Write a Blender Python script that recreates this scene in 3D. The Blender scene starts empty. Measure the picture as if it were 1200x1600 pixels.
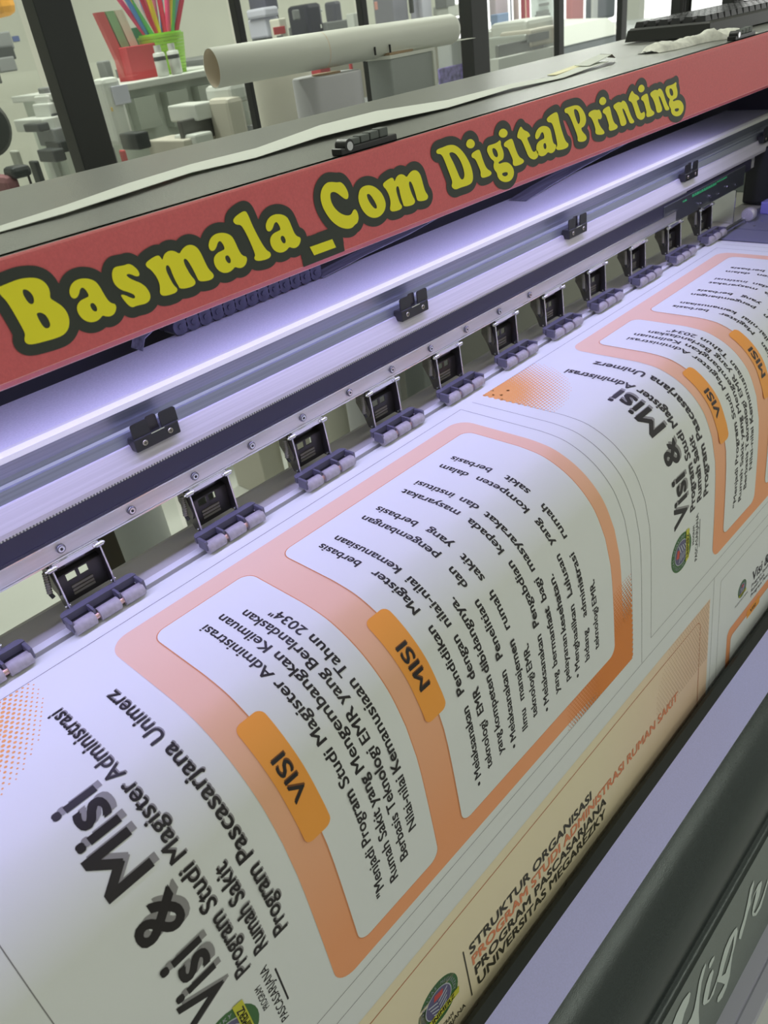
import bpy, bmesh, math, random
from mathutils import Vector, Matrix
random.seed(7)
SC = bpy.context.scene
COL = SC.collection
# ------------------------------------------------------------------ camera
EYE = Vector((0.0, 0.0, 1.323))          # the photographer's phone, 1.32 m above the floor
# measured directions of the picture's right / down / forward axes, as seen from the room's axes
CR = Vector((0.67763483, -0.72474026, -0.1247501))
CD = Vector((-0.46733437, -0.29340696, -0.83397299))
CF = Vector((0.56781126, 0.62342915, -0.53751881))
FPX = 1215.0
cam_d = bpy.data.cameras.new('camera')
cam_d.sensor_fit = 'VERTICAL'
cam_d.sensor_height = 36.0
cam_d.lens = 36.0 * FPX / 1600.0
cam_d.clip_start = 0.01
cam_d.clip_end = 100
cam_d.dof.use_dof = True
cam_d.dof.focus_distance = 0.80
cam_d.dof.aperture_fstop = 13.0
cam = bpy.data.objects.new('camera', cam_d)
COL.objects.link(cam)
M3 = Matrix((CR, -CD, -CF)).transposed()
cam.matrix_world = Matrix.Translation(EYE) @ M3.to_4x4()
SC.camera = cam
# ------------------------------------------------------------------ exposure
SC.view_settings.view_transform = 'Standard'
SC.view_settings.look = 'None'
SC.view_settings.gamma = 1.0
SC.view_settings.use_curve_mapping = False
SC.view_settings.exposure = 0.0
# ------------------------------------------------------------------ world: daylight strongest towards the shop front (+X)
W = bpy.data.worlds.new('daylight')
SC.world = W
W.use_nodes = True
wn = W.node_tree.nodes; wl = W.node_tree.links
wn.clear()
tc = wn.new('ShaderNodeTexCoord')
dot = wn.new('ShaderNodeVectorMath'); dot.operation = 'DOT_PRODUCT'
dot.inputs[1].default_value = Vector((0.93, 0.36, 0.08)).normalized()
wl.new(tc.outputs['Generated'], dot.inputs[0])
rmp = wn.new('ShaderNodeValToRGB')
rmp.color_ramp.elements[0].position = 0.45; rmp.color_ramp.elements[0].color = (0.345, 0.36, 0.315, 1)
rmp.color_ramp.elements[1].position = 0.88; rmp.color_ramp.elements[1].color = (1.9, 1.92, 1.85, 1)
wl.new(dot.outputs['Value'], rmp.inputs[0])
bg = wn.new('ShaderNodeBackground'); bg.inputs['Strength'].default_value = 1.0
wl.new(rmp.outputs[0], bg.inputs[0])
wo = wn.new('ShaderNodeOutputWorld'); wl.new(bg.outputs[0], wo.inputs[0])
# ------------------------------------------------------------------ lamps
def area(name, loc, sx, sy, power, col, rot=(0, 0, 0)):
    d = bpy.data.lights.new(name, 'AREA'); d.shape = 'RECTANGLE'
    d.size = sx; d.size_y = sy; d.energy = power; d.color = col
    o = bpy.data.objects.new(name, d); COL.objects.link(o)
    o.location = EYE + Vector(loc); o.rotation_euler = rot
    return o
FILL_SPOTS = ((1.5, -1.30), (1.0, 1.22), (1.2, 2.3), (4.4, 2.6))  # unseen lamps added to fill the room and light the dryer nose
for i, (lx, ly) in enumerate(FILL_SPOTS):
    area('fill_lamp_light', (lx, ly, 1.36), (3.0, 1.5, 1.5, 1.5)[i], (0.16, 0.2, 0.2, 0.2)[i], (13, 7, 38, 40)[i], (0.98, 1.0, 0.90))
# the printer's own white-blue LED strip under its cover
area('led_strip_light', (0.35, 0.545, -0.156), 2.1, 0.012, 3.5, (0.54, 0.52, 1.0), (math.radians(-3), 0, 0))

# ------------------------------------------------------------------ materials
MATS = {}
def mat(name, rgb, rough=0.5, metal=0.0, spec=0.5, noise=0.0, nscale=30.0, bump=0.0, bscale=300.0, emit=None, alpha=None, stretch=None, coat=0.0):
    if name in MATS: return MATS[name]
    m = bpy.data.materials.new(name); m.use_nodes = True
    nt = m.node_tree; b = nt.nodes['Principled BSDF']
    b.inputs['Base Color'].default_value = (*rgb, 1)
    b.inputs['Roughness'].default_value = rough
    b.inputs['Metallic'].default_value = metal
    b.inputs['Specular IOR Level'].default_value = spec
    b.inputs['Coat Weight'].default_value = coat
    if noise or bump:
        t = nt.nodes.new('ShaderNodeTexCoord')
        mp = nt.nodes.new('ShaderNodeMapping')
        nt.links.new(t.outputs['Object'], mp.inputs[0])
        if stretch: mp.inputs['Scale'].default_value = stretch
    if noise:
        n = nt.nodes.new('ShaderNodeTexNoise'); n.inputs['Scale'].default_value = nscale; n.inputs['Detail'].default_value = 4
        nt.links.new(mp.outputs[0], n.inputs[0])
        r = nt.nodes.new('ShaderNodeMapRange')
        r.inputs['To Min'].default_value = 1 - noise; r.inputs['To Max'].default_value = 1 + noise
        r.inputs['From Min'].default_value = 0.3; r.inputs['From Max'].default_value = 0.7
        nt.links.new(n.outputs[0], r.inputs[0])
        v = nt.nodes.new('ShaderNodeVectorMath'); v.operation = 'SCALE'
        v.inputs[0].default_value = rgb
        nt.links.new(r.outputs[0], v.inputs['Scale'])
        nt.links.new(v.outputs[0], b.inputs['Base Color'])
    if bump:
        n2 = nt.nodes.new('ShaderNodeTexNoise'); n2.inputs['Scale'].default_value = bscale
        nt.links.new(mp.outputs[0], n2.inputs[0])
        bp = nt.nodes.new('ShaderNodeBump'); bp.inputs['Strength'].default_value = bump; bp.inputs['Distance'].default_value = 0.001
        nt.links.new(n2.outputs[0], bp.inputs['Height'])
        nt.links.new(bp.outputs[0], b.inputs['Normal'])
    if emit:
        b.inputs['Emission Color'].default_value = (*emit[0], 1); b.inputs['Emission Strength'].default_value = emit[1]
    MATS[name] = m
    return m
def S(r, g, b):                                    # sRGB 0-255 to linear
    f = lambda c: (c/255/12.92) if c/255 <= 0.04045 else ((c/255+0.055)/1.055)**2.4
    return (f(r), f(g), f(b))

cover_grey = mat('hammered_grey_paint', (0.20, 0.205, 0.187), 0.31, noise=0.07, nscale=400, bump=0.35, bscale=700)
fascia_red = mat('textured_red_paint', (0.72, 0.135, 0.145), 0.5, noise=0.05, nscale=500, bump=0.25, bscale=800)
vinyl_black = mat('black_vinyl', (0.035, 0.042, 0.033), 0.5)
vinyl_yellow = mat('yellow_vinyl', (0.95, 0.87, 0.02), 0.5)
dark_inside = mat('matt_black_inside', (0.02, 0.02, 0.03), 0.7)
alu = mat('brushed_aluminium', (0.60, 0.57, 0.64), 0.38, 0.35, noise=0.10, nscale=6, stretch=(0.4, 60, 60))
alu_soft = mat('satin_aluminium', (0.63, 0.62, 0.67), 0.5, 0.1, noise=0.08, nscale=500)
alu_dark = mat('anodised_grey_aluminium', (0.27, 0.29, 0.33), 0.4, 0.7, noise=0.12, nscale=8, stretch=(0.5, 80, 80))
steel = mat('bright_steel', (0.72, 0.72, 0.74), 0.22, 1.0, noise=0.05, nscale=40)
steel_rail = mat('dull_steel_strip', (0.62, 0.60, 0.62), 0.38, 0.8, noise=0.12, nscale=18, stretch=(0.6, 8, 8))
black_strip = mat('black_strip', (0.028, 0.026, 0.052), 0.5)
black_plastic = mat('black_plastic', (0.018, 0.018, 0.02), 0.35)
black_bracket = mat('black_lacquered_steel', (0.03, 0.028, 0.03), 0.3, noise=0.2, nscale=60)
violet_frame = mat('dark_slate_plastic', (0.13, 0.125, 0.175), 0.4)
rubber = mat('grey_rubber_roller', (0.40, 0.37, 0.40), 0.5, noise=0.1, nscale=300)
copper = mat('pinkish_brass', (0.75, 0.50, 0.42), 0.35, 0.8)
platen_white = mat('white_platen_paint', (0.78, 0.78, 0.80), 0.45)
platen_grey = mat('rear_platen_grey', (0.52, 0.50, 0.49), 0.55, noise=0.04, nscale=10)
platen_dark = mat('dark_platen', (0.09, 0.09, 0.12), 0.45)
paper = mat('printed_vinyl_white', (0.80, 0.82, 0.80), 0.5, spec=0.35)
lilac = mat('lilac_shelf', (0.55, 0.55, 0.97), 0.5, noise=0.04, nscale=500)  # lilac is the even tone of the dryer shelf
body_dark = mat('dark_grey_gloss_body', (0.05, 0.062, 0.06), 0.2, 0.55, spec=0.9, noise=0.12, nscale=700, bump=0.2, bscale=900)
body_grey = mat('mid_grey_body', (0.19, 0.215, 0.20), 0.5, noise=0.05, nscale=500)
letter_pale = mat('pale_grey_lettering', (0.60, 0.66, 0.62), 0.5)

# ------------------------------------------------------------------ helpers
def tag(o, label=None, cat=None, group=None, kind=None):
    if label: o['label'] = label
    if cat: o['category'] = cat
    if group: o['group'] = group
    if kind: o['kind'] = kind
    return o
def empty(name, loc, label=None, cat=None, group=None, parent=None):
    o = bpy.data.objects.new(name, None); COL.objects.link(o)
    o.empty_display_size = 0.05
    o.location = EYE + Vector(loc)
    if parent: o.parent = parent; o.matrix_parent_inverse = parent.matrix_basis.inverted()
    return tag(o, label, cat, group)
class MB:
    """collects shapes; coordinates are metres measured from the eye point (x along the printer, y towards its back, z up)"""
    def __init__(s): s.v = []; s.f = []; s.m = []; s.mats = []; s.sm = []
    def mi(s, m):
        if m not in s.mats: s.mats.append(m)
        return s.mats.index(m)
    def add(s, vs, fs, m=None, smooth=False):
        o = len(s.v); s.v += [tuple(v) for v in vs]
        k = s.mi(m)+1 if m else 0
        for f in fs: s.f.append([i+o for i in f]); s.m.append(k); s.sm.append(smooth)
        return s
    def box(s, a, b, m=None, bev=0.0, rz=0.0):
        x0, y0, z0 = [min(a[i], b[i]) for i in range(3)]; x1, y1, z1 = [max(a[i], b[i]) for i in range(3)]
        if bev <= 0:
            vs = [(x0,y0,z0),(x1,y0,z0),(x1,y1,z0),(x0,y1,z0),(x0,y0,z1),(x1,y0,z1),(x1,y1,z1),(x0,y1,z1)]
            fs = [(0,3,2,1),(4,5,6,7),(0,1,5,4),(1,2,6,5),(2,3,7,6),(3,0,4,7)]
        else:
            bm = bmesh.new(); bmesh.ops.create_cube(bm, size=1)
            for v in bm.verts: v.co = Vector(((x0+x1)/2+v.co.x*(x1-x0), (y0+y1)/2+v.co.y*(y1-y0), (z0+z1)/2+v.co.z*(z1-z0)))
            bmesh.ops.bevel(bm, geom=bm.edges[:], offset=min(bev, (x1-x0)*.45, (y1-y0)*.45, (z1-z0)*.45), segments=2, affect='EDGES', profile=0.5)
            bm.verts.index_update()
            vs = [v.co.copy() for v in bm.verts]; fs = [[v.index for v in f.verts] for f in bm.faces]; bm.free()
        if rz:
            c = Vector(((x0+x1)/2, (y0+y1)/2, 0)); R = Matrix.Rotation(rz, 3, 'Z')
            vs = [R @ (Vector(v)-c) + c for v in vs]
        return s.add(vs, fs, m)
    def hexa(s, p, m=None):                      # eight free corners, same order as box
        return s.add(p, [(0,3,2,1),(4,5,6,7),(0,1,5,4),(1,2,6,5),(2,3,7,6),(3,0,4,7)], m)
    def prism_x(s, prof, x0, x1, m=None, smooth=False, closed=True, caps=True):
        n = len(prof); vs = [(x0, y, z) for y, z in prof] + [(x1, y, z) for y, z in prof]
        fs = [(i, (i+1) % n, n+(i+1) % n, n+i) for i in range(n if closed else n-1)]
        s.add(vs, fs, m, smooth)
        if closed and caps: s.add(vs, [tuple(range(n))[::-1], tuple(range(n, 2*n))], m)
        return s
    def prism_z(s, prof, z0, z1, m=None):
        n = len(prof); vs = [(x, y, z0) for x, y in prof] + [(x, y, z1) for x, y in prof]
        return s.add(vs, [(i, (i+1) % n, n+(i+1) % n, n+i) for i in range(n)] + [tuple(range(n))[::-1], tuple(range(n, 2*n))], m)
    def prism_y(s, prof, y0, y1, m=None):
        n = len(prof); vs = [(x, y0, z) for x, z in prof] + [(x, y1, z) for x, z in prof]
        return s.add(vs, [(i, (i+1) % n, n+(i+1) % n, n+i) for i in range(n)] + [tuple(range(n))[::-1], tuple(range(n, 2*n))], m)
    def tube(s, a, b, r, m=None, n=16, r2=None, cap=True, smooth=True, bev=0.0):
        a = Vector(a); b = Vector(b); d = (b-a).normalized()
        u = d.orthogonal().normalized(); w = d.cross(u); r2 = r if r2 is None else r2
        rings = [(a, r), (b, r2)] if not bev else [(a, r-bev), (a+d*bev, r), (b-d*bev, r2), (b, r2-bev)]
        vs = []
        for c, q in rings: vs += [c+u*math.cos(2*math.pi*i/n)*q+w*math.sin(2*math.pi*i/n)*q for i in range(n)]
        fs = []
        for k in range(len(rings)-1): fs += [(k*n+i, k*n+(i+1) % n, (k+1)*n+(i+1) % n, (k+1)*n+i) for i in range(n)]
        s.add(vs, fs, m, smooth)
        if cap:
            L = (len(rings)-1)*n
            s.add(vs, [tuple(range(n))[::-1], tuple(range(L, L+n))], m)
        return s
    def path(s, pts, r, m=None, n=8):
        for a, b in zip(pts[:-1], pts[1:]): s.tube(a, b, r, m, n)
        return s
    def build(s, name, m=None, parent=None, origin=None, **k):
        s.mats = [m or s.mats[0]] + s.mats
        me = bpy.data.meshes.new(name)
        if origin is None:
            xs = [v[0] for v in s.v]; ys = [v[1] for v in s.v]; zs = [v[2] for v in s.v]
            origin = ((min(xs)+max(xs))/2, (min(ys)+max(ys))/2, min(zs))
        o3 = Vector(origin)
        me.from_pydata([Vector(v)-o3 for v in s.v], [], s.f)
        for q in s.mats: me.materials.append(q)
        for p, i, sm in zip(me.polygons, s.m, s.sm): p.material_index = i; p.use_smooth = sm
        me.update()
        o = bpy.data.objects.new(name, me); COL.objects.link(o)
        w = EYE + o3
        if parent:
            o.parent = parent
            pw = parent['_w'] if '_w' in parent.keys() else parent.location
            o.location = w - Vector(pw)
            o['_w'] = list(w)
        else:
            o.location = w; o['_w'] = list(w)
        return tag(o, **k)
def child_empty(name, loc, parent):
    o = bpy.data.objects.new(name, None); COL.objects.link(o); o.empty_display_size = 0.02
    w = EYE + Vector(loc); o.parent = parent
    o.location = w - Vector(parent['_w']); o['_w'] = list(w)
    return o
def root(name, loc, label, cat, group=None):
    o = empty(name, loc, label, cat, group); o['_w'] = list(o.location); return o
def copy_tree(o, parent=None, shift=(0, 0, 0)):
    c = o.copy(); COL.objects.link(c)
    c.parent = parent
    if parent is None or parent is o.parent: c.location = o.location + Vector(shift)
    for ch in list(o.children): copy_tree(ch, c)
    return c
def at(px, py, x=None, y=None, z=None):
    """point at which a line of sight of the photograph meets a plane of the room (used for measuring things off at a chosen depth)"""
    d = CR*(px-600) + CD*(py-800) + CF*FPX
    t = x/d.x if x is not None else y/d.y if y is not None else z/d.z
    return d*t
# ================================================================== SETTING
def struct(o): o['kind'] = 'structure'; return o
X0, X1, Y0, Y1 = -3.0, 7.4, -2.6, 4.6
floor_m = mat('cream_floor_tiles', (0.78, 0.79, 0.75), 0.35, noise=0.05, nscale=3)
wall_m = mat('off_white_wall_paint', (0.70, 0.71, 0.62), 0.7, noise=0.03, nscale=4)
ceil_m = mat('white_ceiling', (0.8, 0.8, 0.76), 0.8)
struct(MB().box((X0, Y0, -1.373), (X1, Y1, -1.323)).build('floor', floor_m))
struct(MB().box((X0, Y0, 1.50), (X1, Y1, 1.55)).build('ceiling', ceil_m))
struct(MB().box((X0, Y1, -1.323), (5.7, Y1+0.1, 1.50)).build('wall_back', wall_m))
# right wall: the glazed shop front, open above a low sill
wr = MB(); wr.box((X1, -1.0, -1.323), (X1+0.1, Y1, -0.85)); wr.box((X1, -1.0, 1.2), (X1+0.1, Y1, 1.5))
for yy in (-1.0, 0.6, 2.2, 3.9): wr.box((X1, yy, -0.85), (X1+0.1, yy+0.12, 1.2))
struct(wr.build('wall_right', wall_m))
# housings for the added fill lamps, out of view
lamp_white = mat('lamp_housing_white', (0.8, 0.8, 0.78), 0.5)
for (lx, ly) in FILL_SPOTS[:]:
    L = root('ceiling_lamp', (lx, ly, 1.40), ('unseen tube lamp added on the ceiling in front of the printer', 'unseen tube lamp added above the paper rolls behind the printer', 'unseen tube lamp added above the display counter', 'unseen tube lamp added above the copiers near the shop front')[FILL_SPOTS.index((lx, ly))], 'lamp', 'added ceiling lamps')
    MB().box((lx-0.78*(2 if lx == 1.5 else 1), ly-0.12, 1.40), (lx+0.78*(2 if lx == 1.5 else 1), ly+0.12, 1.5), bev=0.01).build('lamp_housing', lamp_white, L)

# ------------------------------------------------------------------ black aluminium and glass partition behind the printer
black_alu = mat('black_powder_coat', (0.022, 0.024, 0.024), 0.38)
black_alu2 = mat('charcoal_gasket', (0.012, 0.012, 0.013), 0.6)
glass = bpy.data.materials.new('clear_glass'); glass.use_nodes = True
gn = glass.node_tree; gn.nodes.clear()
tr = gn.nodes.new('ShaderNodeBsdfTransparent'); tr.inputs[0].default_value = (0.97, 0.985, 0.975, 1)
gl = gn.nodes.new('ShaderNodeBsdfGlossy'); gl.inputs['Roughness'].default_value = 0.02
mx = gn.nodes.new('ShaderNodeMixShader'); mx.inputs[0].default_value = 0.05
out = gn.nodes.new('ShaderNodeOutputMaterial')
gn.links.new(tr.outputs[0], mx.inputs[1]); gn.links.new(gl.outputs[0], mx.inputs[2]); gn.links.new(mx.outputs[0], out.inputs[0])
PY = 1.60
posts = [(0.484, 0.544), (0.768, 0.789), (1.008, 1.033), (1.257, 1.341), (1.553, 1.592), (1.798, 1.846), (2.05, 2.15), (2.332, 2.46)]
P_LABELS = ['broad black upright at the left, beside the drawers on the wall', 'slim black upright behind the left part of the white paper tube',
  'slim black upright behind the middle of the white paper tube', 'broad black upright at the right end of the white paper tube',
  'black upright just right of the white wall notice', 'black upright between the pale copier and the bright window',
  'black upright standing behind the middle of the keyboard', 'black upright at the far right, behind the keyboard']
for i, (a, b) in enumerate(posts):
    q = MB(); PD = min(.045, .5*(b-a)*PY/a); xa, xb = a*(PY+PD), b*PY; wd = xb-xa
    o = root('partition_post', ((xa+xb)/2, PY+0.03, -1.323), P_LABELS[i], 'post', 'black partition posts')
    q.box((xa, PY, -1.323), (xb, PY+PD, 1.5), bev=0.002)
    q.build('post_profile', black_alu, o)
    if wd > 0.08:
        g2 = MB()
        g2.box((xa+wd*0.30, PY-0.006, -1.323), (xa+wd*0.36, PY+0.001, 1.5)); g2.box((xa+wd*0.86, PY-0.012, -1.323), (xa+wd*0.90, PY+0.001, 1.5))
        g2.box((xa+wd*0.02, PY-0.010, -1.323), (xa+wd*0.10, PY+0.001, 1.5))
        g2.build('gasket', black_alu2, o)
        g3 = MB(); g3.box((xa+wd*0.80, PY-0.002, -1.323), (xa+wd*0.815, PY+0.001, 1.5)); g3.build('highlight_bead', mat('highlight_grey', (0.12, 0.125, 0.12), 0.4), o)  # thin lighter strip painted in for the post's highlight line
for i in range(len(posts)-1):
    xa, xb = posts[i][1]*PY, posts[i+1][0]*PY
    struct(MB().box((xa, PY+0.006, -1.25), (xb, PY+0.012, 1.45)).build('window_%d' % (i+1), glass))
xa = posts[0][0]*PY
struct(MB().box((xa-0.55, PY+0.022, -1.25), (xa, PY+0.028, 1.45)).build('window_8', glass))

# ================================================================== PRINTER
PR = root('large_format_printer', (0.55, 0.64, -1.323), 'wide grey and red large format printer lit by a violet-white LED strip', 'printer')
XL, XR = -0.75, 1.95
# top cover: grey sheet-metal hood
tp = MB()
tp.prism_x([(0.5035, -0.0949), (0.792, -0.0949), (0.797, -0.100), (0.797, -0.20), (0.785, -0.20), (0.785, -0.107), (0.512, -0.107), (0.512, -0.0975)], XL, XR)
tp.build('top_cover', cover_grey, PR)
# red front fascia, folded lip underneath
fa = MB()
fa.prism_x([(0.5000, -0.0985), (0.5006, -0.0962), (0.5022, -0.0951), (0.505, -0.0949), (0.5115, -0.0949), (0.5135, -0.1645), (0.5135, -0.1722), (0.5120, -0.1726), (0.5000, -0.1656)], XL, XR)
fa.build('front_fascia', fascia_red, PR)
MB().prism_x([(0.49985, -0.1653), (0.5140, -0.1736), (0.5145, -0.1728), (0.5005, -0.1645)], XL, XR).build('lip_highlight', mat('pink_lip_light', (0.98, 0.62, 0.68), 0.45), PR, label='bottom edge of the fascia with its pink highlight painted on')  # LED bounce on the red lip, painted as a pink strip
# ---- vinyl lettering: outlines of every letter, cut and stuck on the fascia
# letter outlines in tenths of a millimetre on the fascia plane
G = {'B':[[[1716,-1098],[1730,-1095],[1784,-1091],[1848,-1087],[1908,-1096],[1956,-1112],[1991,-1142],[2008,-1183],[2005,-1222],[1991,-1253],[2021,-1285],[2054,-1327],[2069,-1378],[2063,-1427],[2039,-1470],[1994,-1497],[1930,-1498],[1846,-1491],[1791,-1485],[1754,-1473],[1742,-1449],[1752,-1425],[1764,-1407],[1759,-1355],[1749,-1289],[1739,-1225],[1727,-1178],[1714,-1152],[1706,-1128],[1709,-1108]],[[1848,-1151],[1870,-1158],[1888,-1181],[1895,-1209],[1892,-1235],[1878,-1252],[1861,-1248],[1850,-1230],[1843,-1201],[1840,-1174]],[[1876,-1312],[1901,-1313],[1926,-1335],[1936,-1370],[1936,-1407],[1920,-1422],[1898,-1419],[1884,-1394],[1878,-1360],[1875,-1332]]],'a':[[[2126,-1246],[2158,-1208],[2207,-1194],[2268,-1206],[2317,-1238],[2335,-1278],[2348,-1338],[2362,-1386],[2380,-1409],[2405,-1422],[2404,-1450],[2377,-1482],[2341,-1489],[2310,-1477],[2292,-1463],[2264,-1481],[2226,-1487],[2188,-1477],[2155,-1449],[2137,-1410],[2135,-1372],[2148,-1344],[2178,-1326],[2215,-1322],[2243,-1319],[2243,-1296],[2233,-1267],[2219,-1251],[2200,-1259],[2183,-1286],[2159,-1304],[2137,-1301],[2123,-1281]],[[2240,-1364],[2259,-1368],[2270,-1393],[2270,-1416],[2258,-1427],[2241,-1418],[2231,-1394],[2231,-1375]]],'s':[[[2456,-1212],[2477,-1196],[2508,-1198],[2549,-1204],[2581,-1202],[2608,-1219],[2634,-1255],[2642,-1286],[2632,-1302],[2609,-1297],[2587,-1279],[2565,-1266],[2544,-1264],[2548,-1282],[2585,-1316],[2634,-1350],[2665,-1393],[2677,-1441],[2663,-1476],[2626,-1491],[2577,-1485],[2545,-1482],[2516,-1484],[2492,-1460],[2473,-1420],[2462,-1388],[2464,-1376],[2490,-1387],[2519,-1412],[2546,-1431],[2561,-1424],[2555,-1403],[2520,-1377],[2476,-1349],[2446,-1312],[2437,-1272],[2444,-1237]]],'m':[[[2704,-1235],[2752,-1218],[2816,-1208],[2833,-1231],[2838,-1253],[2862,-1218],[2904,-1204],[2950,-1217],[2983,-1250],[3007,-1227],[3055,-1207],[3103,-1216],[3139,-1247],[3157,-1294],[3171,-1357],[3187,-1416],[3223,-1465],[3202,-1492],[3138,-1489],[3082,-1472],[3074,-1443],[3062,-1390],[3042,-1326],[3026,-1295],[3009,-1288],[2999,-1308],[3008,-1353],[3028,-1413],[3058,-1465],[3036,-1491],[2965,-1489],[2911,-1474],[2908,-1452],[2900,-1428],[2887,-1371],[2881,-1311],[2868,-1292],[2851,-1297],[2845,-1327],[2857,-1383],[2872,-1436],[2897,-1470],[2879,-1492],[2809,-1491],[2763,-1480],[2748,-1456],[2761,-1428],[2768,-1388],[2756,-1332],[2730,-1283],[2707,-1261]]],'l':[[[3494,-1138],[3538,-1117],[3612,-1103],[3633,-1129],[3652,-1214],[3684,-1310],[3720,-1398],[3747,-1437],[3769,-1451],[3770,-1480],[3739,-1494],[3665,-1489],[3617,-1475],[3604,-1451],[3624,-1434],[3617,-1393],[3597,-1310],[3574,-1238],[3551,-1191],[3512,-1182],[3491,-1158]]],'_':[[[4171,-1520],[4425,-1524],[4453,-1599],[4202,-1596]]],'C':[[[4372,-1163],[4403,-1116],[4461,-1089],[4518,-1097],[4568,-1113],[4608,-1116],[4642,-1143],[4672,-1193],[4680,-1236],[4665,-1261],[4638,-1259],[4602,-1233],[4563,-1197],[4527,-1175],[4488,-1171],[4473,-1195],[4477,-1250],[4511,-1308],[4568,-1359],[4631,-1388],[4679,-1389],[4707,-1359],[4735,-1358],[4756,-1395],[4758,-1438],[4737,-1472],[4703,-1478],[4664,-1497],[4596,-1486],[4520,-1451],[4441,-1380],[4384,-1283],[4367,-1216]]],'o':[[[4787,-1265],[4813,-1220],[4866,-1203],[4936,-1211],[5002,-1242],[5065,-1299],[5098,-1364],[5104,-1414],[5073,-1461],[5015,-1486],[4948,-1485],[4880,-1458],[4825,-1406],[4792,-1342],[4783,-1297]],[[4884,-1278],[4909,-1274],[4934,-1293],[4968,-1344],[4989,-1387],[4989,-1412],[4963,-1410],[4932,-1379],[4898,-1328]]],'D':[[[5824,-1117],[5849,-1102],[5928,-1101],[5999,-1096],[6087,-1109],[6172,-1157],[6255,-1241],[6320,-1341],[6343,-1433],[6324,-1485],[6265,-1500],[6133,-1494],[6067,-1498],[6020,-1474],[6005,-1449],[6026,-1421],[6001,-1362],[5959,-1268],[5917,-1181],[5886,-1150],[5838,-1141]],[[6008,-1162],[6062,-1167],[6121,-1205],[6176,-1280],[6208,-1361],[6208,-1411],[6177,-1434],[6142,-1413],[6104,-1340],[6060,-1257],[6014,-1190]]],'i':[[[6330,-1245],[6351,-1227],[6448,-1213],[6474,-1240],[6505,-1322],[6556,-1410],[6623,-1446],[6637,-1472],[6600,-1487],[6500,-1485],[6462,-1469],[6455,-1440],[6463,-1419],[6425,-1350],[6387,-1288],[6337,-1268]],[[6262,-1131],[6289,-1104],[6345,-1104],[6394,-1139],[6395,-1171],[6355,-1190],[6299,-1180],[6265,-1153]]],'g':[[[6583,-1227],[6604,-1210],[6683,-1213],[6753,-1209],[6789,-1194],[6810,-1214],[6802,-1240],[6838,-1297],[6849,-1344],[6832,-1381],[6781,-1385],[6749,-1393],[6768,-1411],[6830,-1406],[6913,-1422],[6983,-1473],[7012,-1526],[6998,-1576],[6943,-1605],[6858,-1601],[6777,-1570],[6729,-1525],[6722,-1483],[6674,-1440],[6668,-1399],[6690,-1370],[6633,-1336],[6597,-1290],[6575,-1253]],[[6660,-1247],[6700,-1251],[6737,-1284],[6754,-1326],[6733,-1344],[6694,-1326],[6667,-1287]],[[6803,-1500],[6896,-1508],[6905,-1539],[6852,-1545],[6811,-1525]]],'t':[[[7076,-1228],[7091,-1186],[7130,-1142],[7158,-1136],[7192,-1175],[7277,-1207],[7319,-1254],[7264,-1256],[7253,-1265],[7304,-1338],[7346,-1404],[7379,-1416],[7424,-1401],[7452,-1436],[7444,-1476],[7387,-1491],[7321,-1472],[7267,-1436],[7226,-1370],[7186,-1305],[7145,-1252]]],'P':[[[7945,-1115],[7963,-1099],[8066,-1097],[8159,-1098],[8242,-1116],[8326,-1175],[8384,-1248],[8385,-1306],[8342,-1340],[8282,-1342],[8307,-1381],[8394,-1438],[8407,-1476],[8358,-1492],[8260,-1480],[8212,-1459],[8216,-1419],[8162,-1339],[8090,-1235],[8020,-1155],[7963,-1144]],[[8131,-1133],[8183,-1141],[8231,-1177],[8261,-1239],[8257,-1285],[8228,-1298],[8197,-1264],[8148,-1187]]],'r':[[[8429,-1226],[8461,-1208],[8559,-1203],[8622,-1221],[8659,-1215],[8712,-1265],[8727,-1309],[8690,-1327],[8638,-1307],[8640,-1337],[8706,-1408],[8787,-1464],[8788,-1489],[8710,-1488],[8607,-1464],[8581,-1435],[8592,-1407],[8539,-1326],[8487,-1270],[8437,-1251]]],'n':[[[8968,-1227],[9007,-1215],[9085,-1205],[9154,-1225],[9166,-1205],[9234,-1219],[9293,-1271],[9355,-1355],[9418,-1427],[9478,-1469],[9466,-1492],[9381,-1482],[9350,-1454],[9289,-1381],[9228,-1310],[9180,-1284],[9190,-1316],[9233,-1372],[9301,-1458],[9256,-1482],[9173,-1475],[9143,-1445],[9111,-1378],[9039,-1293],[8978,-1253]]]}
def place(ch, x0=None, x1=None):
    ps = [[(v[0]*1e-4, v[1]*1e-4) for v in p] for p in G[ch]]
    if x0 is None: return ps
    xs = [v[0] for p in ps for v in p]; a, b = min(xs), max(xs)
    return [[(x0+(v[0]-a)/(b-a)*(x1-x0), v[1]) for v in p] for p in ps]
word = [place('B'), place('a'), place('s'), place('m'), place('a', .3232, .3541), place('l'), place('a', .3773, .4092), place('_'), place('C'), place('o'), place('m', .5095, .5670),
        place('D'), place('i'), place('g'), place('i', .6775, .7193), place('t'), place('a', .7396, .7788), place('l', .7612, .8030), place('P'), place('r'), place('i', .8655, .9091),
        place('n'), place('t', .9309, .9741), place('i', .9534, .9981), place('n', .9837, 1.0374), place('g', 1.0228, 1.0777)]
from mathutils.geometry import tessellate_polygon
def smooth_poly(p):                               # rounds the traced corners (Chaikin)
    for _ in range(2):
        q = []
        for i in range(len(p)):
            a, b = p[i], p[(i+1) % len(p)]
            q += [(a[0]*.75+b[0]*.25, a[1]*.75+b[1]*.25), (a[0]*.25+b[0]*.75, a[1]*.25+b[1]*.75)]
        p = q
    return p
yel = MB(); blk = MB()
halo = []                                         # outlines that the backing surrounds
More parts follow.
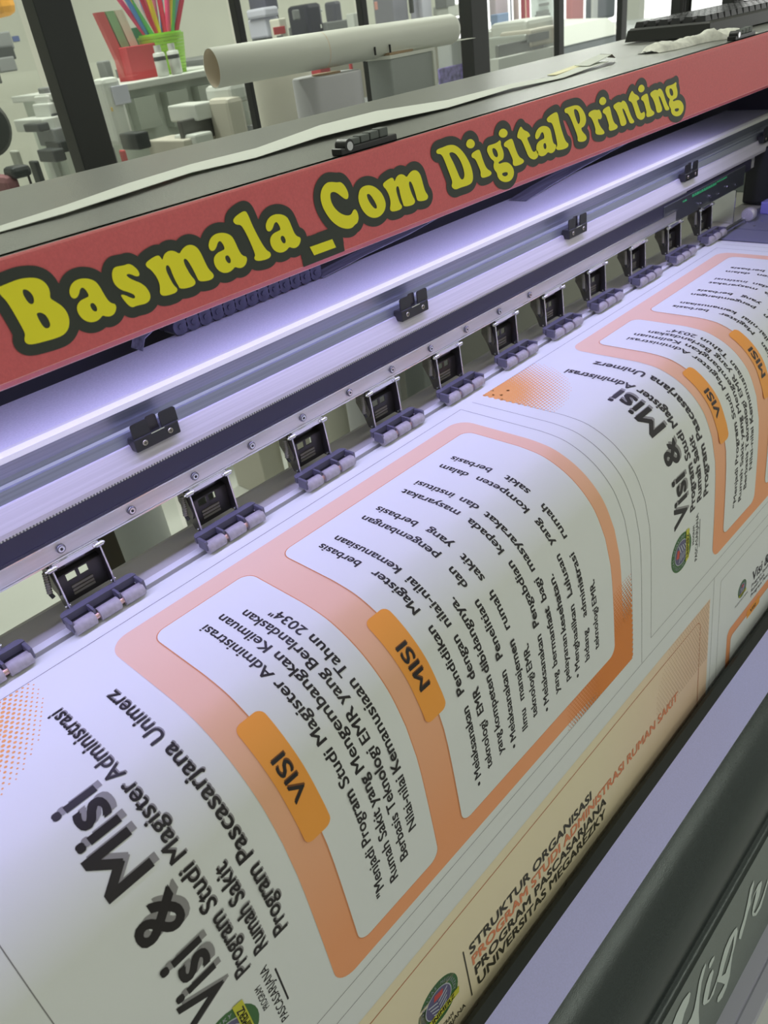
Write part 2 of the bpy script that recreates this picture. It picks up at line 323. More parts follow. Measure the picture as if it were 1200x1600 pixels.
for gi, gph in enumerate(word):
    sp = gph if gi == 7 else [smooth_poly(p) for p in gph]
    outer = [sp[0]]; holes = sp[1:]
    if gi in (12, 14, 20, 23): outer = sp; holes = []
    if len(outer) == 2:
        for p in outer: yel.add([(x, 0.4991, z) for x, z in p], tessellate_polygon([[Vector((x, z, 0)) for x, z in p]]))
    else:
        loops = [[Vector((x, z, 0)) for x, z in p] for p in [outer[0]]+holes]
        yel.add([(v.x, 0.4991, v.y) for l in loops for v in l], tessellate_polygon(loops))
    if gi != 7: halo += outer
import numpy as np
HX0, HZ0, HC = 0.155, -0.1760, 0.0006
HW, HH = int(0.94/HC), int(0.080/HC)
gx = HX0+HC*np.arange(HW+1); gz = HZ0+HC*np.arange(HH+1); D = np.full((HH+1, HW+1), 1.0)
for p in halo:                                    # distance of every grid point to the nearest letter edge
    P_ = np.array(p); lo = P_.min(0)-.010; hi = P_.max(0)+.010
    ix = np.where((gx > lo[0]) & (gx < hi[0]))[0]; iz = np.where((gz > lo[1]) & (gz < hi[1]))[0]
    if not len(ix) or not len(iz): continue
    XX, ZZ = np.meshgrid(gx[ix], gz[iz]); dd = np.full(XX.shape, 1.0); ins = np.zeros(XX.shape, bool)
    for a, b in zip(P_, np.roll(P_, -1, 0)):
        e = b-a; L_ = max(e @ e, 1e-12); t = np.clip(((XX-a[0])*e[0]+(ZZ-a[1])*e[1])/L_, 0, 1)
        dd = np.minimum(dd, np.hypot(XX-a[0]-t*e[0], ZZ-a[1]-t*e[1]))
        if abs(e[1]) > 1e-9: ins ^= ((a[1] > ZZ) != (b[1] > ZZ)) & (XX < e[0]*(ZZ-a[1])/e[1]+a[0])
    dd[ins] = 0; sub = D[np.ix_(iz, ix)]; D[np.ix_(iz, ix)] = np.minimum(sub, dd)
bar = (gx[None, :] > .4075) & (gx[None, :] < .4545) & (gz[:, None] > -.1652) & (gz[:, None] < -.1440)
D = np.where(bar, -1.0, D)-0.0072
for r in range(HH):
    run = None
    for c in range(HW+1):
        q = None if c == HW else (D[r, c], D[r, c+1], D[r+1, c+1], D[r+1, c])
        full = q is not None and max(q) < 0
        if full and run is None: run = c
        if not full and run is not None:
            blk.add([(gx[run], .4995, gz[r]), (gx[c], .4995, gz[r]), (gx[c], .4995, gz[r+1]), (gx[run], .4995, gz[r+1])], [(0, 1, 2, 3)]); run = None
        if q is not None and not full and min(q) < 0:
            cs = ((gx[c], gz[r]), (gx[c+1], gz[r]), (gx[c+1], gz[r+1]), (gx[c], gz[r+1])); pts = []
            for k in range(4):
                a, b = q[k], q[(k+1) % 4]; A_, B_ = cs[k], cs[(k+1) % 4]
                if a < 0: pts.append((A_[0], .4995, A_[1]))
                if (a < 0) != (b < 0): t = a/(a-b); pts.append((A_[0]+(B_[0]-A_[0])*t, .4995, A_[1]+(B_[1]-A_[1])*t))
            if len(pts) > 2: blk.add(pts, [tuple(range(len(pts)))])
LT = blk.build('lettering_backing', vinyl_black, PR, label='black vinyl backing of the shop name')
yel.build('lettering', vinyl_yellow, PR, label='yellow vinyl letters reading Basmala_Com Digital Printing')

# ---- dark inside and rear sheet of the hood
MB().box((XL, 0.772, -0.30), (XR, 0.784, -0.108)).build('rear_panel', dark_inside, PR)
MB().box((XL, 0.5122, -0.1655), (XR, 0.5140, -0.1085)).build('fascia_lining', dark_inside, PR)
# ---- LED strip under the hood
led = MB(); led.box((-0.70, 0.532, -0.1540), (1.40, 0.558, -0.146)); 
led.build('led_channel', mat('led_channel_white', (0.7, 0.7, 0.75), 0.5), PR)
# ---- beam the head rides on: wide ledge, chamfer, stepped front
bm_ = MB()
bm_.prism_x([(0.604, -0.2490), (0.682, -0.2485), (0.700, -0.2485), (0.700, -0.335), (0.604, -0.335)], XL, XR)
bm_.build('beam_ledge', alu_soft, PR)
MB().prism_x([(0.5995, -0.2512), (0.6033, -0.2480), (0.6080, -0.2480), (0.6080, -0.2560), (0.5995, -0.2560)], XL, XR).build('beam_edge', mat('polished_edge', (0.66, 0.66, 0.60), 0.3, 0.0), PR)
MB().prism_x([(0.5990, -0.2561), (0.6035, -0.2561), (0.6035, -0.2735), (0.6020, -0.2760), (0.6040, -0.2760), (0.6040, -0.2561)][:5]+[(0.6040, -0.2700)], XL, XR).build('beam_groove', alu_dark, PR)
MB().prism_x([(0.5985, -0.2757), (0.6035, -0.2757), (0.6035, -0.2861), (0.5960, -0.2861), (0.5960, -0.2850)], XL, XR).build('upper_slide_rail', alu_dark, PR)
MB().prism_x([(0.5935, -0.2852), (0.6035, -0.2852), (0.6035, -0.3070), (0.5860, -0.3070), (0.5860, -0.3030)], XL, XR).build('lower_slide_rail', alu, PR)
# toothed drive belt just under it
belt_m = mat('white_toothed_belt', (0.62, 0.62, 0.66), 0.5)
bn = belt_m.node_tree; tcb = bn.nodes.new('ShaderNodeTexCoord'); wv = bn.nodes.new('ShaderNodeTexWave'); wv.bands_direction = 'X'
wv.inputs['Scale'].default_value = 110; wv.inputs['Distortion'].default_value = 0
crb = bn.nodes.new('ShaderNodeValToRGB'); crb.color_ramp.elements[0].position = 0.45; crb.color_ramp.elements[0].color = (0.16, 0.16, 0.2, 1); crb.color_ramp.elements[1].position = 0.55; crb.color_ramp.elements[1].color = (0.75, 0.75, 0.8, 1)
bn.links.new(tcb.outputs['Object'], wv.inputs[0]); bn.links.new(wv.outputs[1], crb.inputs[0]); bn.links.new(crb.outputs[0], bn.nodes['Principled BSDF'].inputs['Base Color'])
MB().box((XL, 0.5868, -0.3092), (1.30, 0.6, -0.3071)).build('drive_belt', belt_m, PR)
MB().box((XL, 0.5863, -0.3270), (1.56, 0.62, -0.3093)).build('black_rail', black_strip, PR, label='black strip above the steel rail')
MB().box((1.22, 0.5843, -0.3470), (1.53, 0.6, -0.3130), bev=0.001).build('end_rail_plate', mat('dark_grey_plate', (0.07, 0.075, 0.085), 0.35, 0.4), PR)
gm = mat('green_print', (0.05, 0.42, 0.16), 0.5)
for a_, b_, h in ((0, 2, .0026), (4, 15, .0042), (15, 20, .0026)):
    gt = MB(); x0g, x1g = 1.283+a_*.0085, 1.283+b_*.0085-.0035; zz0 = -.3210+a_*.0002
    outl = [(x0g, zz0)]
    for k in range(b_-a_): xx = x0g+k*.0085; outl += [(xx, zz0+h), (xx+.0048, zz0+h), (xx+.0052, zz0+h*.45), (xx+.0082, zz0+h*.45)]
    outl = outl[:-1]+[(x1g+.001, zz0)]
    gt.prism_y(outl, 0.5839, 0.5843); gt.build('green_marking', gm, PR)
RAILY = 0.585
rl = MB(); rl.box((XL, RAILY-0.003, -0.3424), (1.258, RAILY+0.006, -0.3268), bev=0.0008)
rl.build('steel_rail', steel_rail, PR)
MB().box((XL, RAILY-0.0045, -0.3436), (1.258, RAILY+0.003, -0.3422)).build('rail_bottom_lip', steel, PR)
MB().box((XL, RAILY-0.0040, -0.3275), (1.258, RAILY+0.0005, -0.3264)).build('rail_top_lip', steel, PR)
# socket screws along the rail
scr_proto = None
for k in range(12):
    x = 0.1012+0.0674*k
    if scr_proto is None:
        s0 = MB(); s0.tube((x, RAILY-0.003, -0.335), (x, RAILY-0.0052, -0.335), 0.0040, n=20, bev=0.0006)
        scr_proto = s0.build('rail_screw', mat('dark_screw', (0.18, 0.18, 0.19), 0.3, 0.9), PR)
        s1 = MB(); s1.tube((x, RAILY-0.0052, -0.335), (x, RAILY-0.0054, -0.335), 0.0027, n=20)
        s1.build('screw_ring', steel, scr_proto)
        s2 = MB(); s2.tube((x, RAILY-0.0054, -0.335), (x, RAILY-0.0056, -0.335), 0.0014, n=6)
        s2.build('hex_socket', black_plastic, scr_proto)
    else: copy_tree(scr_proto, PR, (0.0674*k, 0, 0))
for k in range(5):
    MB().tube((1.35+k*0.035, 0.584, -0.338+0.004*(k % 2)), (1.35+k*0.035, 0.582, -0.338+0.004*(k % 2)), 0.0022, n=10).build('plate_screw', steel, PR)
# black sensor clips with two ears on the beam
def ear(mb, x0, x1, z0, z1, y0, y1, r=0.0025):
    pts = [(x0, z0), (x1, z0)]
    for k in range(5): a = math.pi/2*k/4; pts.append((x1-r+r*math.cos(a), z1-r+r*math.sin(a)))
    for k in range(5): a = math.pi/2+math.pi/2*k/4; pts.append((x0+r+r*math.cos(a), z1-r+r*math.sin(a)))
    mb.prism_y(pts, y0, y1)
clip_xs = [0.2600, 0.6020, 0.9430, 1.2860, 1.6000]
clip0 = None
for k, cx in enumerate(clip_xs):
    if clip0 is None:
        cb = MB(); cb.box((cx-0.001, 0.5835, -0.2905), (cx+0.0445, 0.5960, -0.2785), bev=0.0012)
        clip0 = cb.build('beam_clip', black_plastic, PR, label='black two-eared clip screwed to the beam')
        e1 = MB(); ear(e1, cx+0.0005, cx+0.0172, -0.2790, -0.2655, 0.5855, 0.5868); e1.build('clip_ear', black_plastic, clip0)
        e2 = MB(); ear(e2, cx+0.0290, cx+0.0458, -0.2790, -0.2655, 0.5855, 0.5868); e2.build('clip_ear', black_plastic, clip0)
        e3 = MB(); ear(e3, cx+0.0175, cx+0.028, -0.2790, -0.2655, 0.5890, 0.5900); e3.build('clip_tongue', mat('dark_tongue', (0.05, 0.045, 0.05), 0.3, 0.5), clip0)
        e4 = MB(); e4.box((cx+0.0165, 0.5835, -0.2795), (cx+0.030, 0.593, -0.2785)); e4.build('clip_slot_edge', steel, clip0)
        for sx in (0.0085, 0.0345):
            e5 = MB(); e5.tube((cx+sx, 0.5836, -0.2842), (cx+sx, 0.5826, -0.2842), 0.0026, n=16, bev=0.0004)
            e5.build('clip_screw', mat('brass_screw', (0.45, 0.42, 0.33), 0.35, 0.9), clip0)
            e6 = MB(); e6.box((cx+sx-0.0016, 0.5823, -0.28445), (cx+sx+0.0016, 0.58262, -0.28395)); e6.box((cx+sx-0.00025, 0.5823, -0.2858), (cx+sx+0.00025, 0.58262, -0.2826))
            e6.build('screw_cross', black_plastic, clip0)
    else: copy_tree(clip0, PR, (cx-clip_xs[0], 0, 0))
# drag chain lying on the ledge at the back
chain_m = mat('dark_chain_plastic', (0.05, 0.05, 0.075), 0.35, noise=0.3, nscale=80)
ln0 = None
nl = 13
for k in range(nl):
    x = 0.395+k*0.0155
    if ln0 is None:
        lk = MB()
        lk.box((x-0.0085, 0.690, -0.2480), (x+0.0085, 0.718, -0.2310), bev=0.003)
        for yy in (0.6890, 0.7190): lk.tube((x-0.004, yy-0.001, -0.2385), (x-0.004, yy+0.001, -0.2385), 0.0085, n=20)
        lk.tube((x-0.004, 0.6865, -0.2385), (x-0.004, 0.689, -0.2385), 0.0028, n=10)
        ln0 = lk.build('chain_link', chain_m, PR)
    else: copy_tree(ln0, PR, (0.0155*k, 0, 0))
# ribbon cables at the chain's ends
ribbon_m = mat('clear_plastic_sheet', (0.22, 0.22, 0.27), 0.25, noise=0.35, nscale=25, stretch=(0.3, 6, 6))
rb = MB()
def ribbon(mb, pts, w, t=0.0008):
    for a, b in zip(pts[:-1], pts[1:]):
        a = Vector(a); b = Vector(b)
        mb.hexa([a, b, b+Vector((0, w, 0)), a+Vector((0, w, 0)), a+Vector((0, 0, t)), b+Vector((0, 0, t)), b+Vector((0, w, t)), a+Vector((0, w, t))])
ribbon(rb, [(0.345, 0.690, -0.2480), (0.352, 0.692, -0.2380), (0.368, 0.694, -0.2330), (0.380, 0.694, -0.2330)], 0.022)
rb.build('cable_ribbon', ribbon_m, PR)
rb = MB(); ribbon(rb, [(0.960, 0.664, -0.2478), (1.03, 0.672, -0.2440), (1.12, 0.680, -0.2400), (1.22, 0.686, -0.2360), (1.34, 0.690, -0.2300)], 0.03)
rb.build('cable_ribbon', ribbon_m, PR)
rb = MB(); ribbon(rb, [(0.585, 0.686, -0.2470), (0.66, 0.688, -0.2420), (0.74, 0.690, -0.2390), (0.80, 0.692, -0.2340)], 0.022)
rb.build('cable_ribbon', ribbon_m, PR)

# ---- platen (white strip, feed slot, dark strip) and the grey rear table
pl = MB()
pl.box((XL, 0.5695, -0.4200), (1.385, 0.5785, -0.4033)); pl.box((XL, 0.44, -0.4250), (1.385, 0.5635, -0.4060)); pl.box((XL, 0.5635, -0.4200), (1.385, 0.5695, -0.4085), mat('slot_grey', (0.30, 0.29, 0.33), 0.5))
pl.build('platen', platen_white, PR)
rt = MB()
rt.prism_x([(0.5785, -0.4060), (0.6180, -0.4045), (0.6300, -0.4100), (0.6330, -0.4500), (0.5785, -0.4500)], XL, XR)
rt.build('rear_table', platen_grey, PR)
dp = MB(); dp.box((1.386, 0.36, -0.425), (XR, 0.5784, -0.4046)); dp.box((1.386, 0.36, -0.4046), (1.452, 0.5784, -0.4036), mat('slate_plate', (0.20, 0.20, 0.29), 0.4)); dp.box((1.455, 0.36, -0.4046), (1.60, 0.5784, -0.4036), mat('slate_plate', (0.20, 0.20, 0.29), 0.4))
for i in range(3):
    for j in range(4): dp.box((1.475+i*.035, 0.43+j*.035, -0.4036), (1.479+i*.035, 0.434+j*.035, -0.40345), steel)
dp.build('dark_platen_plate', platen_dark, PR)
# pinch-roller units
RX = [0.0750, 0.1797, 0.3167, 0.4430, 0.5567, 0.6712, 0.7880, 0.8985, 1.0126, 1.1330, 1.2530, 1.3700]
def pinch_unit(cx):
    """vertical black bracket with spring and nuts, plastic frame with three rubber rollers"""
    b = MB(); ax = cx-0.0027; y0 = 0.5835
    # back plate with two punched windows and a pale three-line plate
    zt, zb = -0.3455, -0.3895
    b.box((ax-0.021, y0+0.010, -0.3620), (ax-0.015, y0+0.0112, zt)); b.box((ax+0.0165, y0+0.010, -0.3620), (ax+0.021, y0+0.0112, zt)); b.prism_y([(ax-0.016, -0.3620), (ax+0.0175, -0.3620), (ax+0.0175, -0.3500), (ax+0.012, -0.3575), (ax+0.000, -0.3575), (ax-0.004, -0.3530), (ax-0.016, -0.3510)], y0+0.010, y0+0.0112); b.box((ax-0.021, y0+0.004, zb), (ax-0.012, y0+0.0052, -0.3620)); b.box((ax+0.008, y0+0.004, zb), (ax+0.021, y0+0.0052, -0.3620))
    b.box((ax-0.012, y0+0.004, zb), (ax+0.008, y0+0.0052, -0.3700)); b.box((ax-0.003, y0+0.004, -0.3700), (ax+0.0, y0+0.0052, -0.3620))
    b.hexa([(ax-0.021, y0+0.004, -0.3630), (ax+0.021, y0+0.004, -0.3630), (ax+0.021, y0+0.0112, -0.3610), (ax-0.021, y0+0.0112, -0.3610), (ax-0.021, y0+0.004, -0.3618), (ax+0.021, y0+0.004, -0.3618), (ax+0.021, y0+0.0112, -0.3598), (ax-0.021, y0+0.0112, -0.3598)])
    arm = b.build('bracket', black_bracket, PR, label='pinch roller bracket with spring and three rollers')
    for sx in (-0.0225, 0.0210):
        f = MB(); pr = [(y0-0.003, -0.3435), (y0+0.016, -0.3435), (y0+0.012, -0.372), (y0+0.004, zb), (y0-0.006, zb-0.001), (y0-0.0045, -0.372)]
        f.prism_x(pr, ax+sx, ax+sx+0.0013); f.build('side_plate', mat('dark_zinc_plate', (0.09, 0.085, 0.085), 0.3, 0.7), arm)
        e = MB(); e.tube((ax+sx+0.0006, y0-0.0036, -0.3475), (ax+sx+0.0006, y0-0.0066, zb), 0.0009, n=8); e.build('bright_edge', steel, arm)
        nt = MB(); nt.tube((ax+sx-0.0035, y0-0.005, -0.3470), (ax+sx+0.0035, y0-0.005, -0.3470), 0.0024, n=6); nt.tube((ax+sx-0.0055, y0-0.005, -0.3470), (ax+sx+0.005, y0-0.005, -0.3470), 0.0012, n=8)
        nt.build('hinge_nut', steel, arm)
        k2 = MB(); k2.tube((ax+sx-0.002, y0-0.003, zb+0.003), (ax+sx+0.003, y0-0.003, zb+0.003), 0.0013, n=8); k2.build('pivot_pin', steel, arm)
    cb = MB(); cb.box((ax-0.0210, y0-0.0045, -0.3490), (ax+0.0210, y0+0.001, -0.3437), bev=0.0006); cb.build('clamp_bar', steel, arm)
    cg = MB(); cg.hexa([(ax-0.010, y0+0.000, -0.3525), (ax+0.008, y0+0.000, -0.3525), (ax+0.005, y0+0.008, -0.3525), (ax-0.008, y0+0.008, -0.3525), (ax-0.012, y0-0.001, -0.3490), (ax+0.010, y0-0.001, -0.3490), (ax+0.008, y0+0.008, -0.3490), (ax-0.010, y0+0.008, -0.3490)])
    cg.build('cam_block', mat('worn_grey_steel', (0.22, 0.21, 0.22), 0.35, 0.8), arm)
    lp = MB(); 
    for j in range(3): lp.box((ax-0.011, y0+0.0030, -0.3775-0.0034*j), (ax+0.009, y0+0.0040, -0.3752-0.0034*j))
    lp.build('rib_plate', mat('olive_grey_plate', (0.20, 0.19, 0.16), 0.4, 0.3), arm)
    # left wing plate with the coil spring
    wg = MB(); wg.prism_x([(y0+0.004, -0.345), (y0+0.016, -0.346), (y0+0.018, -0.362), (y0+0.010, -0.374), (y0+0.0, -0.376), (y0-0.003, -0.37), (y0+0.002, -0.356)], ax-0.0238, ax-0.0226)
    wg.build('spring_wing', mat('gunmetal_plate', (0.13, 0.12, 0.11), 0.4, 0.6, noise=0.3, nscale=90), arm)
    sp = MB(); A = Vector((ax-0.0262, y0+0.003, -0.3505)); B = Vector((ax-0.0300, y0+0.000, -0.3690))
    sp.tube(A, B, 0.0018, n=10)
    for j in range(9):
        c = A.lerp(B, (j+.5)/9); d = (B-A).normalized()*0.0005; sp.tube(c-d, c+d, 0.0025, n=12)
    sp.build('coil_spring', mat('oiled_spring', (0.26, 0.25, 0.23), 0.4, 0.7), arm)
    hk = MB(); hk.tube(B, B+Vector((0.001, -0.002, -0.004)), 0.0018, n=8); hk.build('spring_hook', black_plastic, arm)
    # roller frame
    fy0, fy1, fz0, fz1 = 0.5548, 0.5790, -0.3985, -0.3880
    fm = MB(); x0, x1 = cx-0.0355, cx+0.0362
    rp = []
    for qx, qy, st in ((x1-0.006, fy1-0.006, 0), (x0+0.006, fy1-0.006, 90)):
        for k in range(5): a = math.radians(st+22.5*k); rp.append((qx+0.006*math.cos(a), qy+0.006*math.sin(a)))
    rp += [(x0, fy1-0.0075), (x1, fy1-0.0075)]
    fm.prism_z(rp, fz0+0.004, fz1)                                          # rear bar
    fm.box((x0, fy0+0.003, fz0), (x0+0.0036, fy1-0.008, fz1), bev=0.001); fm.box((x1-0.0036, fy0+0.003, fz0), (x1, fy1-0.008, fz1), bev=0.001)   # cheeks
    for dx in (-0.0125, 0.0125): fm.box((cx+dx-0.0011, 0.5595, fz0+0.001), (cx+dx+0.0011, fy1-0.008, fz1-0.0005))
    fr_ = fm.build('roller_frame', violet_frame, PR)
    sd = MB(); sd.box((x0+0.0036, 0.5660, fz0+0.0005), (x1-0.0036, 0.5745, fz0+0.0035)); sd.build('frame_bar', black_plastic, fr_)
    ux = MB(); ux.tube((x0+0.003, 0.5605, -0.3966), (x1-0.003, 0.5605, -0.3966), 0.0030, n=12); ux.build('axle', copper, fr_)
    for dx in (-0.0237, 0.0, 0.0237):
        r_ = MB(); r_.tube((cx+dx-0.0098, 0.5605, -0.3966), (cx+dx+0.0098, 0.5605, -0.3966), 0.0060, n=28, bev=0.0004); r_.build('rubber_roller', rubber, fr_)
    return arm, fr_
u = pinch_unit(RX[1])
for i, rx in enumerate(RX):
    if i != 1:
        for q in u: copy_tree(q, PR, (rx-RX[1], 0, 0))
# right-hand end: plate, dark carriage housing, little parts
MB().box((1.487, 0.580, -0.4036), (1.490, 0.640, -0.3470)).build('end_plate', steel, PR)
eh = MB(); eh.box((1.62, 0.20, -0.403), (XR, 0.62, -0.300), bev=0.006); eh.box((1.70, 0.56, -0.30), (XR, 0.79, -0.17), bev=0.006)
eh.build('end_housing', mat('black_housing', (0.02, 0.02, 0.026), 0.45), PR)
sh = MB(); sh.tube((1.40, 0.5612, -0.3958), (1.487, 0.5612, -0.3958), 0.0045, n=16); sh.build('roller_shaft', steel, PR)
wh = MB(); wh.tube((1.50, 0.56, -0.392), (1.515, 0.56, -0.392), 0.0120, n=24, bev=0.002); wh.tube((1.515, 0.56, -0.392), (1.525, 0.56, -0.392), 0.0075, n=20)
wh.build('shaft_wheel', alu, PR)
sb = MB(); sb.box((1.558, 0.53, -0.4036), (1.585, 0.56, -0.382), bev=0.002); sb.build('sensor_block', mat('violet_glint', (0.30, 0.27, 0.75), 0.3), PR)  # violet LED glint put into the block's colour
# sides and legs that carry the machine
sd = MB()
for x in (XL-0.06, XR): sd.box((x, 0.34, -0.46), (x+0.06, 0.797, -0.10), bev=0.004)
sd.build('side_housing', body_grey, PR)
for x in (XL, XR-0.08): MB().box((x, 0.50, -1.323), (x+0.08, 0.62, -0.46), bev=0.004).build('leg', body_grey, PR)
MB().box((XL, 0.365, -0.76), (XR, 0.38, -0.49)).build('front_apron', body_grey, PR)
MB().box((XL, 0.42, -0.49), (XR, 0.60, -0.43)).build('platen_bed', body_grey, PR)

# ---- front drying unit: shelf, rounded gloss nose, grey panel with script lettering
DX0, DX1 = -0.6, 1.95
def pol(th, y=None, z=None):
    t = math.tan(math.radians(th)); return (y, -y*t) if y is not None else (-z/t, z)
DU = MB(); zt = -0.62
KD = 1.42                                       # section drawn at 62 cm, the unit really sits lower, right against the banner
def far(mb, kx=1.0): mb.v = [(v[0]*kx, v[1]*KD, v[2]*KD) for v in mb.v]; return mb
DU.prism_x([pol(72.05, z=zt-0.006), pol(72.3, z=zt), pol(73.02, z=zt-0.0005), pol(73.02, z=zt-0.03), pol(72.05, z=zt-0.05)][::-1], DX0, DX1)
far(DU).build('foam_edge', mat('black_foam_edge', (0.028, 0.034, 0.034), 0.7), PR)
sh_ = MB(); sh_.prism_x([pol(73.02, z=zt-0.0005), (0.1572, -0.6303), (0.155, -0.65), (0.185, -0.66)][::-1], DX0, DX1)
far(sh_).build('dryer_shelf', lilac, PR)
prof = [(0.1572, -0.6303)]
def arc(R_, a0, a1, n_):                          # continue the outline with an arc; angles are the surface normal's lean towards the front
    y, z = prof[-1]
    for k in range(1, n_+1):
        a = math.radians(a0+(a1-a0)*k/n_); prof.append((y-R_*(math.sin(a)-math.sin(math.radians(a0))), z+R_*(math.cos(a)-math.cos(math.radians(a0)))))
arc(.0667, 17.6, 80, 28)
e = prof[-1]; p2 = pol(81.4, z=-0.688)
for k in range(1, 9):
    t = k/8; q1 = (e[0]-0.001, e[1]-0.006)
    prof.append(((1-t)**2*e[0]+2*t*(1-t)*q1[0]+t*t*p2[0], (1-t)**2*e[1]+2*t*(1-t)*q1[1]+t*t*p2[1]))
nose = MB(); nose.prism_x(prof, DX0, DX1, smooth=True, closed=False)
far(nose).build('rounded_nose', body_dark, PR)
P3 = pol(81.4, z=-0.688); P4 = pol(83.95, z=-0.7650)
gp = MB(); gp.prism_x([P3, P4, (P4[0]+0.03, P4[1]), (P3[0]+0.03, P3[1])], DX0, DX1); far(gp).build('lettered_panel', body_grey, PR)
lp2 = MB(); lp2.prism_x([P4, pol(84.75, z=-0.7650), pol(84.85, z=-0.7665), pol(84.95, z=-0.7650), pol(85.65, z=-0.7650), pol(85.8, z=-0.78), (0.12, -0.9), (0.12, -0.7651)], DX0, DX1)
far(lp2).build('lower_ledge', mat('pale_lilac', (0.42, 0.42, 0.50), 0.5), PR)  # even pale lilac tone over the lower ledge
# script lettering 'High' : pen strokes on the sloping panel, u along the printer, v up the panel
pv = Vector((0, P3[0]-P4[0], P3[1]-P4[1])); pvn = pv.length; pv.normalize()
pn = Vector((0, -pv.z, pv.y)); 
if pn.y > 0: pn = -pn
HIGH = [[[(0.3051,0.0657),(0.3159,0.0671),(0.3245,0.0698),(0.3361,0.0709),(0.3464,0.0685),(0.3471,0.066),(0.3421,0.0616),(0.333,0.0591),(0.3261,0.0542),(0.3155,0.0522)]],[[(0.3238,0.0454),(0.3325,0.046),(0.3394,0.0453),(0.3465,0.0483),(0.3529,0.0542),(0.3617,0.0632),(0.3695,0.0676),(0.3759,0.0684),(0.3758,0.0661),(0.3641,0.0584),(0.3568,0.0495),(0.3506,0.0392),(0.3467,0.028),(0.3449,0.0202)]],[[(0.3831,0.0527),(0.3833,0.0495),(0.3758,0.0444),(0.3692,0.0383),(0.365,0.0354),(0.3686,0.033),(0.3755,0.0347),(0.3863,0.038),(0.3847,0.0358),(0.3754,0.0308),(0.3664,0.0316),(0.3593,0.0364),(0.3585,0.0394),(0.3627,0.0443),(0.3696,0.0499),(0.377,0.053)]],[[(0.3904,0.0612),(0.3881,0.0588),(0.3805,0.0577),(0.3782,0.0594),(0.3802,0.062),(0.3857,0.0626)]],[[(0.4317,0.0504),(0.4305,0.046),(0.4225,0.0388),(0.4156,0.0343),(0.4099,0.0286),(0.4031,0.0201),(0.3946,0.0157),(0.3858,0.014),(0.3787,0.0161),(0.3772,0.0187),(0.3799,0.0213),(0.387,0.0208),(0.3936,0.0211),(0.3899,0.0276),(0.3849,0.0346),(0.3837,0.038),(0.3885,0.0394),(0.3956,0.0451),(0.4062,0.0511),(0.4168,0.0532),(0.4265,0.0525)],[(0.4248,0.0484),(0.4134,0.0449),(0.401,0.0389),(0.3922,0.033),(0.3987,0.0294),(0.4088,0.0339),(0.4179,0.0398)]],[[(0.4741,0.0649),(0.4718,0.0609),(0.4637,0.0551),(0.4595,0.0493),(0.4699,0.0527),(0.4794,0.054),(0.4859,0.0519),(0.4854,0.0489),(0.4763,0.0419),(0.4677,0.0386),(0.4616,0.0368),(0.4638,0.0334),(0.4728,0.0332),(0.4834,0.0366),(0.4972,0.0431),(0.4974,0.0408),(0.486,0.0339),(0.4747,0.029),(0.4642,0.0299),(0.4589,0.0346),(0.4585,0.0381),(0.4621,0.0425),(0.4694,0.0471),(0.4748,0.0516),(0.4656,0.051),(0.4529,0.0461),(0.4435,0.04),(0.4324,0.0341),(0.4296,0.038),(0.434,0.0422),(0.4446,0.0469),(0.4546,0.0544),(0.4654,0.0634)]]]
hl = MB()
vmax = max(b for L_ in HIGH for l in L_ for a, b in l); vsc = min(1.0, pvn*.985/vmax)
for loops in HIGH:
    loops = [[(a, b*vsc) for a, b in l] for l in loops]
    W3 = lambda a, b: Vector((a, P4[0], P4[1])) + pv*b + pn*0.0007
    hl.add([W3(a, b) for l in loops for a, b in l], __import__('mathutils').geometry.tessellate_polygon([[Vector((a, b, 0)) for a, b in l] for l in loops]))
far(hl, KD).build('script_lettering', letter_pale, PR, label='pale script lettering reading High')

# ================================================================== PRINTED BANNER
PRF = [(.578,-.4035),(.50,-.4035),(.45,-.4035),(.424,-.404),(.397,-.4085),(.367,-.424),(.343,-.449),(.3285,-.480),(.3235,-.497),(.319,-.523),(.3155,-.560),(.312,-.611),(.307,-.698),(.2945,-.901),(.29,-.98)]
def crspline(P, n=12):
    P = [Vector((p[0], p[1], 0)) for p in P]; out = []
    for i in range(len(P)-1):
        p0 = P[max(i-1, 0)]; p1 = P[i]; p2 = P[i+1]; p3 = P[min(i+2, len(P)-1)]; d = (p2-p1).length
        m1 = (p2-p0)/((p2-p1).length+(p1-p0).length)*d; m2 = (p3-p1)/((p3-p2).length+(p2-p1).length)*d
        for k in range(n):
            t = k/n; out.append((2*t**3-3*t*t+1)*p1+(t**3-2*t*t+t)*m1+(-2*t**3+3*t*t)*p2+(t**3-t*t)*m2)
    out.append(P[-1]); return out
PC = crspline(PRF); PS = [0.0]
for a, b in zip(PC[:-1], PC[1:]): PS.append(PS[-1]+(b-a).length)
import bisect
def on_paper(x, s, off=0.0):
    s = min(max(s, 0.0), PS[-1]-1e-6); i = bisect.bisect_right(PS, s)-1; t = (s-PS[i])/(PS[i+1]-PS[i])
    p = PC[i].lerp(PC[i+1], t); ta = (PC[min(i+1, len(PC)-1)]-PC[max(i-1, 0)]).lerp(PC[min(i+2, len(PC)-1)]-PC[i], t).normalized()
    return (x, p.x+ta.y*off, p.y-ta.x*off)
CUTS = [0.0145]+[0.03*k for k in range(1, 3)]+[0.066+0.006*k for k in range(0, 38)]+[0.30+0.02*k for k in range(1, 24)]
CUTS = [c for c in CUTS if c < 0.772]
ink = {}
def inkm(name, rgb, **k):
    if name not in ink: ink[name] = mat('ink_'+name, rgb, 0.5, spec=0.35, **k)
    return ink[name]
BLACK = inkm('black', (0.022, 0.018, 0.018)); SHAD = inkm('grey_shadow', (0.30, 0.29, 0.29)); LINE = inkm('cut_line', (0.16, 0.15, 0.15))
